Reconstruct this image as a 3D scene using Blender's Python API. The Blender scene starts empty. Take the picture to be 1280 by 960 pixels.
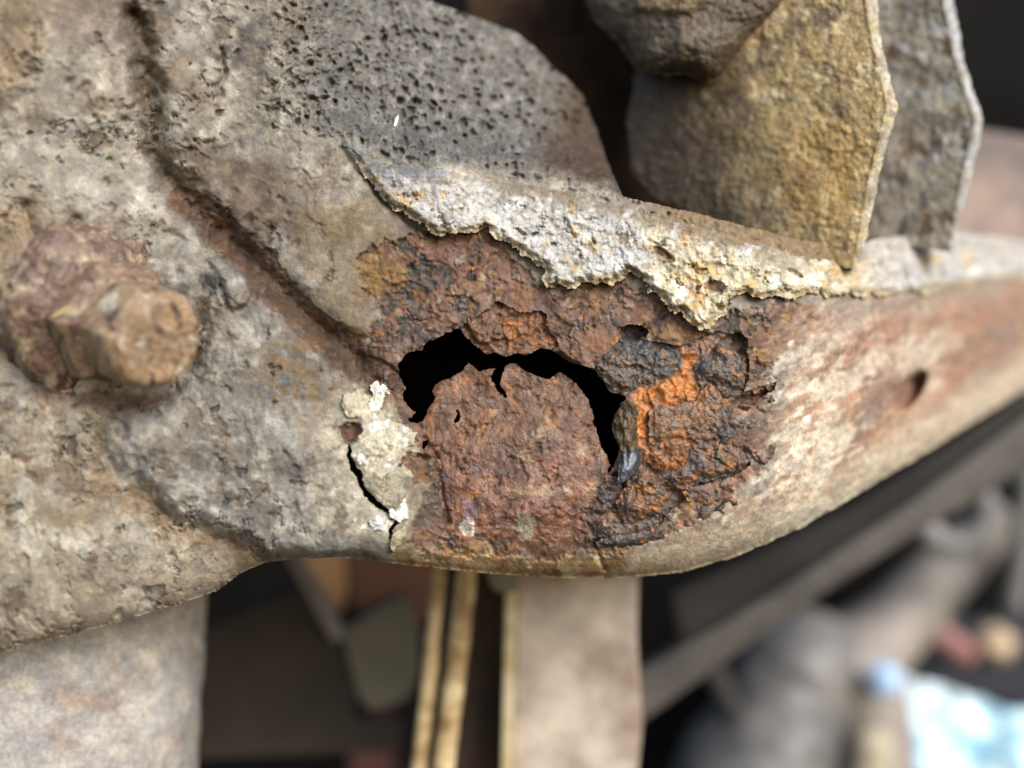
import bpy, math, random
import numpy as np
from mathutils import Vector, Matrix

# ------------------------------------------------------------------ camera, sky, sun, exposure
SC = bpy.context.scene
COL = SC.collection
D0 = 0.2745                  # camera to the face of the rail, metres
FPX = 640.0 / math.tan(math.radians(25.0))
cam_d = bpy.data.cameras.new('camera')
cam = bpy.data.objects.new('camera', cam_d)
COL.objects.link(cam)
cam.location = (0, -D0, 0)
cam.rotation_euler = (math.radians(90), 0, 0)
cam_d.sensor_width = 36
cam_d.angle = math.radians(50)
cam_d.clip_start = 0.005
cam_d.clip_end = 20
cam_d.dof.use_dof = True
cam_d.dof.focus_distance = D0 + 0.001
cam_d.dof.aperture_fstop = 3.1
SC.camera = cam

SUN_DIR = Vector((0.48, -0.74, 0.52)).normalized()      # towards the sun
world = bpy.data.worlds.new('World'); SC.world = world
world.use_nodes = True
wn = world.node_tree.nodes; wl = world.node_tree.links
wn.clear()
w_out = wn.new('ShaderNodeOutputWorld'); w_bg = wn.new('ShaderNodeBackground')
w_sky = wn.new('ShaderNodeTexSky')
w_sky.sky_type = 'NISHITA'; w_sky.sun_disc = False
w_sky.sun_elevation = math.asin(SUN_DIR.z)
w_sky.sun_rotation = math.atan2(SUN_DIR.x, SUN_DIR.y)
w_sky.air_density = 1.0; w_sky.dust_density = 1.0; w_sky.ozone_density = 1.0
w_bg.inputs['Strength'].default_value = 0.12
wl.new(w_sky.outputs[0], w_bg.inputs['Color']); wl.new(w_bg.outputs[0], w_out.inputs['Surface'])

sun_d = bpy.data.lights.new('sun', 'SUN'); sun = bpy.data.objects.new('sun', sun_d)
COL.objects.link(sun)
sun_d.energy = 2.2; sun_d.angle = math.radians(36); sun_d.color = (1.0, 0.99, 0.98)
sun.rotation_euler = SUN_DIR.to_track_quat('Z', 'Y').to_euler()
sun.location = SUN_DIR * 1.5

SC.view_settings.view_transform = 'Standard'
SC.view_settings.look = 'None'
SC.view_settings.gamma = 1
SC.view_settings.use_curve_mapping = False
SC.view_settings.exposure = 0.78
SC.cycles.use_denoising = True
SC.cycles.max_bounces = 6

# ------------------------------------------------------------------ helpers: noise, polygons, colour
def S(r, g, b):
    c = np.array([r, g, b], float) / 255.0
    return np.where(c <= 0.04045, c / 12.92, ((c + 0.055) / 1.055) ** 2.4)

def _hash(ix, iy, seed):
    h = (ix.astype(np.int64) * 374761393 + iy.astype(np.int64) * 668265263 + seed * 1274126177) & 0xFFFFFFFF
    h = ((h ^ (h >> 13)) * 1274126177) & 0xFFFFFFFF
    h = ((h ^ (h >> 16)) * 2246822519) & 0xFFFFFFFF
    return (h ^ (h >> 15)) & 0xFFFFFFFF

def perlin(x, y, seed=0):
    ix = np.floor(x).astype(np.int64); iy = np.floor(y).astype(np.int64)
    fx = x - ix; fy = y - iy
    u = fx * fx * fx * (fx * (fx * 6 - 15) + 10); v = fy * fy * fy * (fy * (fy * 6 - 15) + 10)
    def g(a, b, dx, dy):
        an = _hash(a, b, seed) * (2 * math.pi / 4294967296.0)
        return np.cos(an) * dx + np.sin(an) * dy
    a = g(ix, iy, fx, fy); b = g(ix + 1, iy, fx - 1, fy)
    c = g(ix, iy + 1, fx, fy - 1); d = g(ix + 1, iy + 1, fx - 1, fy - 1)
    return 1.5 * ((a + (b - a) * u) + ((c + (d - c) * u) - (a + (b - a) * u)) * v)

def fbm(x, y, size, octv=4, seed=0, gain=0.57):
    """fractal noise, about -1..1; size = pixels of the largest blob"""
    s = 0; a = 1; n = 0
    for o in range(octv):
        s = s + a * perlin(x / size * 2 ** o + 17.3 * o, y / size * 2 ** o - 9.1 * o, seed + o * 31)
        n += a; a *= gain
    return s / n * 1.35

def ridged(x, y, size, octv=3, seed=0):
    s = 0; a = 1; n = 0
    for o in range(octv):
        s = s + a * (1 - 2.2 * np.abs(perlin(x / size * 2 ** o, y / size * 2 ** o, seed + o * 57)))
        n += a; a *= 0.5
    return s / n

def worley(x, y, size, seed=0):
    """distance to nearest and second nearest feature point (in cells), and a random value of that cell"""
    x = x / size; y = y / size
    ix = np.floor(x).astype(np.int64); iy = np.floor(y).astype(np.int64)
    f1 = np.full(x.shape, 9.0); f2 = np.full(x.shape, 9.0); rid = np.zeros(x.shape)
    for dy in (-1, 0, 1):
        for dx in (-1, 0, 1):
            h = _hash(ix + dx, iy + dy, seed)
            qx = ix + dx + (h & 0xFFFF) / 65536.0; qy = iy + dy + (h >> 16) / 65536.0
            d = np.hypot(qx - x, qy - y)
            near = d < f1
            f2 = np.where(near, f1, np.minimum(f2, d))
            rid = np.where(near, ((h >> 5) & 1023) / 1023.0, rid)
            f1 = np.where(near, d, f1)
    return f1, f2, rid

def sst(a, b, x):
    t = np.clip((x - a) / (b - a), 0, 1)
    return t * t * (3 - 2 * t)

def _segd(x, y, a, b):
    dx, dy = b[0] - a[0], b[1] - a[1]
    t = np.clip(((x - a[0]) * dx + (y - a[1]) * dy) / (dx * dx + dy * dy + 1e-9), 0, 1)
    return np.hypot(x - a[0] - t * dx, y - a[1] - t * dy)

def sdf(x, y, poly, reach=120.0):
    """signed distance to a polygon, positive inside; exact within `reach` of its box"""
    p = np.array(poly, float)
    lo = p.min(0) - reach; hi = p.max(0) + reach
    out = np.full(x.shape, -reach)
    m = (x > lo[0]) & (x < hi[0]) & (y > lo[1]) & (y < hi[1])
    xs = x[m]; ys = y[m]
    if xs.size == 0: return out
    d = np.full(xs.shape, 1e9); ins = np.zeros(xs.shape, bool)
    n = len(p)
    for i in range(n):
        a = p[i]; b = p[(i + 1) % n]
        d = np.minimum(d, _segd(xs, ys, a, b))
        c = (a[1] > ys) != (b[1] > ys)
        with np.errstate(divide='ignore', invalid='ignore'):
            xi = (b[0] - a[0]) * (ys - a[1]) / (b[1] - a[1]) + a[0]
        ins ^= c & (xs < xi)
    out[m] = np.maximum(np.where(ins, d, -d), -reach)
    return out

def pline(x, y, pts):
    d = np.full(x.shape, 1e9)
    for a, b in zip(pts[:-1], pts[1:]): d = np.minimum(d, _segd(x, y, a, b))
    return d

def blob(x, y, cx, cy, rx, ry=None, rot=0.0):
    """about 1 inside an ellipse, soft edge, 0 outside"""
    ry = ry or rx
    c, s = math.cos(rot), math.sin(rot)
    u = ((x - cx) * c + (y - cy) * s) / rx; v = (-(x - cx) * s + (y - cy) * c) / ry
    return sst(1.25, 0.6, np.hypot(u, v))

def mixc(col, new, m):
    new = np.asarray(new)
    m = np.clip(m, 0, 1)[..., None]
    return col * (1 - m) + new * m

def interp(x, pts):
    return np.interp(x, [p[0] for p in pts], [p[1] for p in pts])

def W(px, py, Y):
    """point in metres whose direction from the lens is (px, py) and whose depth behind the rail face is Y metres"""
    k = (D0 + Y) / FPX
    return np.stack([(px - 640.0) * k, np.asarray(Y) + 0 * px, (480.0 - py) * k], -1)

def P(px, py, Ymm):
    k = (D0 + Ymm / 1000) / FPX
    return Vector(((px - 640.0) * k, Ymm / 1000, (480.0 - py) * k))

# ------------------------------------------------------------------ materials
def crusted(name, bump=0.35, fine=2600.0, rough=0.85, speckle=0.35, spec=0.25, metal=0.0):
    """weathered metal: pigment comes with the mesh, grain and fine relief from noise"""
    m = bpy.data.materials.new(name); m.use_nodes = True
    n = m.node_tree.nodes; l = m.node_tree.links
    b = n['Principled BSDF']
    at = n.new('ShaderNodeAttribute'); at.attribute_name = 'pigment'
    tc = n.new('ShaderNodeTexCoord')
    n1 = n.new('ShaderNodeTexNoise'); n1.inputs['Scale'].default_value = fine * 0.35; n1.inputs['Detail'].default_value = 5
    n2 = n.new('ShaderNodeTexNoise'); n2.inputs['Scale'].default_value = fine; n2.inputs['Detail'].default_value = 3
    n3 = n.new('ShaderNodeTexVoronoi'); n3.inputs['Scale'].default_value = fine * 0.55
    for t in (n1, n2, n3): l.new(tc.outputs['Object'], t.inputs['Vector'])
    mr = n.new('ShaderNodeMapRange'); mr.inputs[1].default_value = 0.25; mr.inputs[2].default_value = 0.75
    mr.inputs[3].default_value = 1 - speckle; mr.inputs[4].default_value = 1 + speckle
    l.new(n1.outputs['Fac'], mr.inputs[0])
    mr2 = n.new('ShaderNodeMapRange'); mr2.inputs[1].default_value = 0.3; mr2.inputs[2].default_value = 0.7
    mr2.inputs[3].default_value = 1 - speckle * 0.9; mr2.inputs[4].default_value = 1 + speckle * 0.9
    l.new(n2.outputs['Fac'], mr2.inputs[0])
    mu = n.new('ShaderNodeMath'); mu.operation = 'MULTIPLY'
    l.new(mr.outputs[0], mu.inputs[0]); l.new(mr2.outputs[0], mu.inputs[1])
    vm = n.new('ShaderNodeVectorMath'); vm.operation = 'SCALE'
    l.new(at.outputs['Color'], vm.inputs[0]); l.new(mu.outputs[0], vm.inputs['Scale'])
    n4 = n.new('ShaderNodeTexNoise'); n4.inputs['Scale'].default_value = fine * 0.16; n4.inputs['Detail'].default_value = 6; n4.inputs['Roughness'].default_value = 0.7
    l.new(tc.outputs['Object'], n4.inputs['Vector'])
    tr = n.new('ShaderNodeValToRGB'); tr.color_ramp.elements[0].position = 0.36; tr.color_ramp.elements[1].position = 0.66
    tr.color_ramp.elements[0].color = (0.74, 0.75, 0.78, 1); tr.color_ramp.elements[1].color = (1.20, 1.14, 1.06, 1)
    l.new(n4.outputs['Fac'], tr.inputs['Fac'])
    v2 = n.new('ShaderNodeVectorMath'); v2.operation = 'MULTIPLY'
    l.new(vm.outputs[0], v2.inputs[0]); l.new(tr.outputs[0], v2.inputs[1])
    l.new(v2.outputs[0], b.inputs['Base Color'])
    rr = n.new('ShaderNodeMath'); rr.operation = 'MULTIPLY_ADD'; rr.use_clamp = True
    l.new(at.outputs['Alpha'], rr.inputs[0]); rr.inputs[1].default_value = -0.6; rr.inputs[2].default_value = rough
    rn = n.new('ShaderNodeMath'); rn.operation = 'MULTIPLY_ADD'; rn.use_clamp = True
    l.new(n2.outputs['Fac'], rn.inputs[0]); rn.inputs[1].default_value = 0.9
    sb = n.new('ShaderNodeMath'); sb.operation = 'SUBTRACT'; l.new(rr.outputs[0], sb.inputs[0]); sb.inputs[1].default_value = 0.45
    l.new(sb.outputs[0], rn.inputs[2]); l.new(rn.outputs[0], b.inputs['Roughness'])
    b.inputs['Specular IOR Level'].default_value = spec
    b.inputs['Metallic'].default_value = metal
    ad = n.new('ShaderNodeMath'); ad.operation = 'MULTIPLY_ADD'
    l.new(n2.outputs['Fac'], ad.inputs[0]); ad.inputs[1].default_value = 0.5; l.new(n1.outputs['Fac'], ad.inputs[2])
    ad2 = n.new('ShaderNodeMath'); ad2.operation = 'MULTIPLY_ADD'
    l.new(n3.outputs['Distance'], ad2.inputs[0]); ad2.inputs[1].default_value = -0.35; l.new(ad.outputs[0], ad2.inputs[2])
    bp = n.new('ShaderNodeBump'); bp.inputs['Strength'].default_value = bump; bp.inputs['Distance'].default_value = 0.0006
    l.new(ad2.outputs[0], bp.inputs['Height']); l.new(bp.outputs[0], b.inputs['Normal'])
    return m

def plain(name, c1, c2, scale=60.0, rough=0.75, bump=0.3, spec=0.3, metal=0.0, c3=None):
    """simple noisy material for the things behind the rail"""
    m = bpy.data.materials.new(name); m.use_nodes = True
    n = m.node_tree.nodes; l = m.node_tree.links; b = n['Principled BSDF']
    tc = n.new('ShaderNodeTexCoord')
    n1 = n.new('ShaderNodeTexNoise'); n1.inputs['Scale'].default_value = scale; n1.inputs['Detail'].default_value = 6
    n1.inputs['Roughness'].default_value = 0.65
    l.new(tc.outputs['Object'], n1.inputs['Vector'])
    r = n.new('ShaderNodeValToRGB'); r.color_ramp.elements[0].position = 0.36; r.color_ramp.elements[1].position = 0.64
    r.color_ramp.elements[0].color = (*S(*c1), 1); r.color_ramp.elements[1].color = (*S(*c2), 1)
    if c3:
        e = r.color_ramp.elements.new(0.5); e.color = (*S(*c3), 1)
    l.new(n1.outputs['Fac'], r.inputs['Fac']); l.new(r.outputs[0], b.inputs['Base Color'])
    b.inputs['Roughness'].default_value = rough; b.inputs['Specular IOR Level'].default_value = spec
    b.inputs['Metallic'].default_value = metal
    n2 = n.new('ShaderNodeTexNoise'); n2.inputs['Scale'].default_value = scale * 8; n2.inputs['Detail'].default_value = 5
    l.new(tc.outputs['Object'], n2.inputs['Vector'])
    bp = n.new('ShaderNodeBump'); bp.inputs['Strength'].default_value = bump; bp.inputs['Distance'].default_value = 0.001
    l.new(n2.outputs['Fac'], bp.inputs['Height']); l.new(bp.outputs[0], b.inputs['Normal'])
    return m

M_SKIN = crusted('weathered_steel', bump=0.32, fine=1900, rough=0.8, speckle=0.22, spec=0.45)
M_RUST = crusted('flaking_rust', bump=0.6, fine=2300, rough=0.62, speckle=0.34, spec=0.55)
M_CRUST = crusted('chalky_paint', bump=0.75, fine=2200, rough=0.9, speckle=0.24, spec=0.35)
M_UNDER = crusted('undercoating', bump=0.8, fine=1700, rough=0.7, speckle=0.34, spec=0.45)
M_SOFT = crusted('dusty_metal', bump=0.25, fine=900, rough=0.8, speckle=0.2, spec=0.3)
M_VOID = plain('dark_inner_steel', (20, 16, 14), (34, 26, 22), 300, 0.95, 0.2, 0.1)  # near-black steel for the inside of the rail

# ------------------------------------------------------------------ mesh helpers
def link_mesh(name, co, quads, mat, parent=None, colors=None, smooth=True, tris=None):
    me = bpy.data.meshes.new(name)
    nq = len(quads)
    me.vertices.add(len(co)); me.vertices.foreach_set('co', np.ascontiguousarray(co, dtype=np.float32).ravel())
    me.loops.add(nq * 4); me.loops.foreach_set('vertex_index', np.ascontiguousarray(quads, dtype=np.int32).ravel())
    me.polygons.add(nq); me.polygons.foreach_set('loop_start', np.arange(0, nq * 4, 4, dtype=np.int32))
    me.polygons.foreach_set('use_smooth', np.full(nq, smooth))
    if colors is not None:
        a = me.color_attributes.new('pigment', 'FLOAT_COLOR', 'POINT')
        a.data.foreach_set('color', np.ascontiguousarray(colors, dtype=np.float32).ravel())
    me.update(); me.validate()
    me.materials.append(mat)
    o = bpy.data.objects.new(name, me); COL.objects.link(o)
    if parent is not None: o.parent = parent
    return o

def thing(name, label, cat, loc=(0, 0, 0), group=None):
    o = bpy.data.objects.new(name, None); COL.objects.link(o)
    o.location = loc; o.empty_display_size = 0.02
    o['label'] = label; o['category'] = cat
    if group: o['group'] = group
    return o

def tag(o, label=None, cat=None, group=None, kind=None):
    if label: o['label'] = label
    if cat: o['category'] = cat
    if group: o['group'] = group
    if kind: o['kind'] = kind
    return o

def settle(root):
    """children were built in world coordinates: keep them there under a root that is not at the origin"""
    for c in root.children:
        c.matrix_parent_inverse = Matrix.Translation(-root.location)

def sheet(specs, x0, x1, y0, y1, step, depth, inside, paint, thick, parent, labels=None, rim_col=None, taper=0.0):
    """A plate of metal, one grid. depth(x,y)->mm, inside(x,y)->signed px, paint(x,y,depth)->rgba.
    specs: list of (name, material); labels(xc,yc)->index of the piece each cell belongs to."""
    xs = np.arange(x0, x1 + step * 0.5, step); ys = np.arange(y0, y1 + step * 0.5, step)
    X, Y = np.meshgrid(xs, ys); ny, nx = X.shape
    s = inside(X, Y)
    # slide the verts nearest the outline onto it
    gy, gx = np.gradient(s, step)
    g2 = np.maximum(gx * gx + gy * gy, 0.15)
    k = np.where(np.abs(s) < 0.75 * step, -s / g2, 0)
    lim = 0.7 * step
    X = X + np.clip(k * gx, -lim, lim); Y = Y + np.clip(k * gy, -lim, lim)
    keep = s > -0.75 * step
    cell = keep[:-1, :-1] & keep[1:, :-1] & keep[:-1, 1:] & keep[1:, 1:]
    dep = depth(X, Y)
    rgba = paint(X, Y, dep)
    co = W(X, Y, dep / 1000.0)
    back = W(X, Y, (dep + thick) / 1000.0)
    idx = np.arange(ny * nx).reshape(ny, nx)
    lab = np.zeros(cell.shape, int)
    if labels is not None: lab = labels(X[:-1, :-1] + step / 2, Y[:-1, :-1] + step / 2)
    out = []
    co = co.reshape(-1, 3); back = back.reshape(-1, 3); rgba = rgba.reshape(-1, 4)
    rc = rgba * np.array([0.6, 0.55, 0.5, 1]) if rim_col is None else np.broadcast_to(np.array([*rim_col, 0.0]), rgba.shape)
    for li, (nm, mat) in enumerate(specs):
        c = cell & (lab == li)
        j, i = np.nonzero(c)
        if len(j) == 0: out.append(None); continue
        q = np.stack([idx[j, i], idx[j + 1, i], idx[j + 1, i + 1], idx[j, i + 1]], -1)
        # rim walls round every outline of the whole plate
        ce = np.pad(cell, 1); cl = np.pad(c, 1)
        hu = ce[:-1, 1:-1]; hd = ce[1:, 1:-1]           # cells above / below each horizontal edge (ny, nx-1)
        own = np.where(hu, cl[:-1, 1:-1], cl[1:, 1:-1])
        bj, bi = np.nonzero((hu != hd) & own)
        flip = hu[bj, bi]
        a, b = idx[bj, bi], idx[bj, bi + 1]
        e1 = np.stack([np.where(flip, b, a), np.where(flip, a, b)], -1)
        vl = ce[1:-1, :-1]; vr = ce[1:-1, 1:]
        own = np.where(vl, cl[1:-1, :-1], cl[1:-1, 1:])
        bj, bi = np.nonzero((vl != vr) & own)
        flip = vr[bj, bi]
        a, b = idx[bj, bi], idx[bj + 1, bi]
        e2 = np.stack([np.where(flip, b, a), np.where(flip, a, b)], -1)
        e = np.concatenate([e1, e2])
        used, inv = np.unique(q, return_inverse=True); q = inv.reshape(-1, 4)
        re, inv = np.unique(e, return_inverse=True); e = inv.reshape(-1, 2)
        n0, n1 = len(used), len(re)
        wall = np.stack([e[:, 0] + n0, e[:, 1] + n0, e[:, 1] + n0 + n1, e[:, 0] + n0 + n1], -1)
        V = np.concatenate([co[used], co[re], back[re]])
        C = np.concatenate([rgba[used], rc[re], rc[re] * np.array([.6, .6, .6, 1])])
        out.append(link_mesh(nm, V, np.concatenate([q, wall]), mat, parent, C))
    return out

def swept(name, mat, parent, path, radii, nseg=40, nlen=60, noise=None, paint=None, squash=None, cap=True, sharp=None, axial=None):
    """tube along a 3-D path (points in metres) with its own radius at each point; noise(u,v)->mm"""
    pts = [Vector(p) for p in path]
    L = [0]
    for a, b in zip(pts[:-1], pts[1:]): L.append(L[-1] + (b - a).length)
    T = np.array(L) / L[-1]
    t = np.linspace(0, 1, nlen)
    if sharp is not None: t = np.unique(np.concatenate([t, np.array(sharp)]))
    c = np.stack([np.interp(t, T, [p[k] for p in pts]) for k in range(3)], -1)
    r = np.interp(t, T, radii)
    d = np.gradient(c, axis=0); d /= np.linalg.norm(d, axis=1)[:, None] + 1e-12
    up = np.array([0, 0, 1.0]) if abs(d[:, 2]).max() < 0.9 else np.array([0, -1.0, 0])
    n = np.cross(d, up); n /= np.linalg.norm(n, axis=1)[:, None]
    b = np.cross(n, d)
    ang = np.linspace(0, 2 * np.pi, nseg, endpoint=False)
    A, Tt = np.meshgrid(ang, t)
    R = np.repeat(r[:, None], nseg, 1)
    if squash: R = R * squash(A, Tt)
    V = c[:, None] + R[..., None] * (np.cos(A)[..., None] * n[:, None] + np.sin(A)[..., None] * b[:, None])
    U0 = (V[..., 0] + .35 * V[..., 1]) * 5000; U1 = (V[..., 2] + .5 * V[..., 1]) * 5000
    if noise is not None: R = R + noise(U0, U1) / 1000.0 * np.clip(R / (0.75 * r.max()), 0, 1) ** 2
    V = c[:, None] + R[..., None] * (np.cos(A)[..., None] * n[:, None] + np.sin(A)[..., None] * b[:, None])
    if axial is not None:
        V = V + (d[:, None] * (axial(U0, U1) / 1000.0)[..., None]) * sst(.8, .95, Tt)[..., None]
    m, k = A.shape
    id_ = np.arange(m * k).reshape(m, k)
    q = np.stack([id_[:-1], np.roll(id_[:-1], -1, 1), np.roll(id_[1:], -1, 1), id_[1:]], -1).reshape(-1, 4)
    V = V.reshape(-1, 3)
    colr = paint(U0, U1).reshape(-1, 4) if paint else None
    if cap:
        for row, flip in ((0, True), (m - 1, False)):
            ci = len(V); V = np.concatenate([V, c[row][None]])
            ring = id_[row]; nxt = np.roll(ring, -1)
            h = k // 2
            tri = np.stack([ring[0::2], ring[1::2], np.roll(ring, -2)[0::2], np.full(h, ci)], -1)
            if flip: tri = tri[:, ::-1]
            q = np.concatenate([q, tri])
            if colr is not None: colr = np.concatenate([colr, colr[id_[row, 0]][None]])
    return link_mesh(name, V, q, mat, parent, colr)

def solid(name, mat, parent, front, Y, thick, bevel=0.0012):
    """a real slab: front outline as (px, py) or (px, py, extra mm), bevelled, thick in mm"""
    import bmesh
    bm = bmesh.new()
    f = [bm.verts.new(P(p[0], p[1], Y + (p[2] if len(p) > 2 else 0))) for p in front]
    g = [bm.verts.new(P(p[0], p[1], Y + (p[2] if len(p) > 2 else 0)) + Vector((0, thick / 1000, 0))) for p in front]
    n = len(f)
    bm.faces.new(f); bm.faces.new(g[::-1])
    for i in range(n): bm.faces.new((f[i], g[i], g[(i + 1) % n], f[(i + 1) % n]))
    bmesh.ops.recalc_face_normals(bm, faces=bm.faces)
    if bevel: bmesh.ops.bevel(bm, geom=list(bm.edges), offset=bevel, segments=2, affect='EDGES', profile=0.6)
    me = bpy.data.meshes.new(name); bm.to_mesh(me); bm.free()
    me.materials.append(mat)
    o = bpy.data.objects.new(name, me); COL.objects.link(o)
    if parent is not None: o.parent = parent
    return o

def rgba(col, gloss):
    return np.concatenate([np.clip(col, 0.004, 0.95), np.clip(gloss, 0, 1)[..., None]], -1)

exec_order = []
# ------------------------------------------------------------------ the rail: outlines (in units of the rail face, 0.2 mm each)
BOTTOM = [(-140, 850), (0, 816), (130, 782), (225, 754), (272, 738), (300, 716), (330, 703), (375, 697), (430, 697), (520, 707), (620, 717),
          (700, 722), (780, 722), (850, 715), (920, 695), (1000, 660), (1080, 612), (1150, 570), (1220, 525), (1300, 475), (1400, 405)]
RIDGE = [(-140, 60), (300, 150), (430, 182), (480, 205), (560, 214), (640, 228), (700, 238), (760, 254), (850, 280), (940, 304), (1000, 322),
         (1060, 332), (1100, 322), (1190, 312), (1290, 326), (1400, 335)]
GUSSET_TOP = [(530, -2), (590, 20), (640, 40), (664, 54), (690, 84), (706, 96), (728, 120), (742, 155), (760, 205), (778, 246)]
OUTER = ([(-140, -140), (480, -140), (500, -60)] + GUSSET_TOP +
         [(850, 262), (940, 285), (1000, 300), (1060, 310), (1100, 298), (1190, 290), (1290, 302), (1400, 310)] + BOTTOM[::-1])
TEAR = [(497, 456), (510, 440), (529, 437), (531, 428), (540, 424), (550, 421), (558, 415), (566, 413), (574, 409), (590, 400), (600, 392),
        (612, 385), (620, 375), (632, 379), (650, 390), (676, 388), (685, 393), (683, 405), (687, 415), (697, 424), (700, 432), (692, 438),
        (700, 445), (715, 453), (733, 458), (742, 460), (749, 450), (762, 441), (771, 430), (775, 420), (769, 410), (782, 406),
        (796, 404), (808, 410), (813, 416), (806, 424), (830, 428), (850, 432), (868, 424), (886, 418), (896, 413), (912, 417), (926, 414),
        (936, 424), (934, 440), (938, 456), (936, 474), (930, 490), (950, 483), (972, 477), (968, 487), (950, 499), (935, 514),
        (917, 511), (911, 530), (917, 555), (941, 562), (938, 582), (925, 592), (905, 600), (880, 606), (860, 613), (857, 626),
        (836, 640), (827, 656), (812, 664), (822, 669), (815, 675), (800, 683), (770, 683), (752, 686), (743, 672), (735, 655),
        (738, 640), (743, 625), (751, 612), (759, 594), (762, 582), (757, 568), (752, 560), (747, 545), (742, 530), (740, 515),
        (735, 500), (728, 490), (720, 480), (708, 472), (700, 466), (686, 474), (672, 471), (655, 463), (645, 456), (637, 454),
        (632, 458), (629, 468), (626, 478), (628, 484), (634, 492), (638, 499), (632, 498), (624, 491), (618, 482), (613, 472), (619, 461),
        (607, 463), (598, 465), (592, 459), (586, 453), (578, 464), (565, 472), (552, 476), (543, 485), (541, 490), (545, 496),
        (540, 506), (533, 518), (530, 526), (522, 529), (512, 527), (505, 523), (515, 521), (519, 516), (510, 508), (503, 497),
        (503, 490), (508, 485), (503, 478), (499, 470)]
VOID = [(485, 470), (495, 430), (540, 405), (574, 407), (580, 417), (590, 428), (600, 436), (610, 443), (620, 440), (632, 446), (645, 441),
        (660, 443), (676, 435), (690, 436), (720, 450), (744, 462), (755, 478), (764, 489), (775, 492), (785, 497), (776, 506), (770, 516),
        (765, 532), (768, 546), (776, 556), (774, 568), (768, 582), (755, 600), (720, 600), (560, 580), (500, 545)]
SLITS = [[(558, 497), (568, 504), (575, 514), (577, 521), (574, 528), (568, 530), (566, 526), (571, 518), (568, 509), (560, 501)],
         [(627, 508), (633, 515), (638, 518), (646, 514), (653, 508), (650, 514), (643, 519), (637, 522), (630, 517)],
         [(527, 552), (534, 548), (537, 553), (532, 561), (527, 562)]]
CRACK = [(437, 556), (436, 568), (440, 582), (448, 592), (452, 606), (461, 620), (472, 630), (482, 637), (491, 645), (497, 650)]
CRACK2 = [(497, 650), (489, 662), (490, 672)]
VALLEY = [(168, 20), (182, 70), (186, 130), (190, 190), (214, 225), (240, 255), (300, 312), (335, 352), (400, 412), (450, 452)]
BOSS = [(145, 520), (150, 580), (200, 625), (260, 655), (330, 688), (420, 700), (520, 705), (550, 640), (500, 560), (430, 480),
        (400, 430), (340, 365), (300, 325), (262, 340), (256, 400), (240, 470), (190, 510)]

SPOTS = [([(424, 536), (434, 528), (448, 530), (454, 540), (448, 550), (436, 556), (428, 550)], 2.4),
         ([(496, 578), (512, 566), (536, 570), (548, 582), (546, 600), (520, 606), (502, 600)], 1.6)]
def ridge_y(x): return interp(x, RIDGE)

_cache = {}
def base_depth(x, y):
    """large form of the rail, mm behind the face plane"""
    d = 0 * x
    d = d + np.where(x > 900, 0.00078 * np.maximum(x - 900, 0) ** 2, 0)              # sweeps away to the right
    d = d - 14 * sst(330, 20, x)                                                     # bracket side stands nearer
    d = d - 7 * sst(260, 0, y) * sst(420, 0, x)                                     # top left leans back a little
    # belly: bulges slightly to the viewer
    d = d + 0.00010 * (y - 520) ** 2 * sst(500, 700, x)
    # lower edge rolls under
    sb = (sdf(x, y, [(-140, -200), (1400, -200)] + BOTTOM[::-1], 400))
    R = interp(x, [(0, 40), (280, 26), (340, 20), (470, 34), (600, 50), (850, 60), (1000, 80), (1280, 80)])
    t = np.maximum(1 - sb / R, 0); tq = np.minimum(t, 0.92)
    d = d + (1 - np.sqrt(1 - tq * tq) + 2.3475 * (t - tq)) * R * 0.2 * interp(x, [(0, .7), (300, .6), (600, 1.0), (900, 1.1), (1280, 1.2)])
    # the top flange rolls back above the ridge
    ry = ridge_y(x)
    up = np.maximum(ry - y, 0)
    g = sst(330, 480, x)
    slope = 0.10
    d = d + g * (up * slope * sst(0, 50, up) + 2 * sst(0, 60, up))
    d = d + 3.0 * sst(45, 0, y - ry) * sst(400, 470, x) * 0                            # keep the face plane below the ridge
    # the gusset is hollow: deepest in the middle
    d = d + g * 2 * sst(0, 50, up) * sst(190, 60, up) * sst(780, 600, x)
    d = d + g * 20 * sst(650, 790, x) * sst(6, 90, up)
    return d

def left_scale(x, y):
    """remnants of old scale (proud, pale) and scars (sunk, dark) on the mud-caked side"""
    k = ('ls', x.shape, float(x[0, 0]), float(y[0, 0]))
    if k not in _cache:
        a = fbm(x, y, 120, 6, 1301, .56); b = fbm(x, y, 80, 6, 1302, .60); c = fbm(x, y, 36, 5, 1303, .58)
        _cache[k] = (sst(0.06, 0.16, a), sst(0.34, 0.44, b), sst(0.46, 0.54, c))
    return _cache[k]

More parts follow.
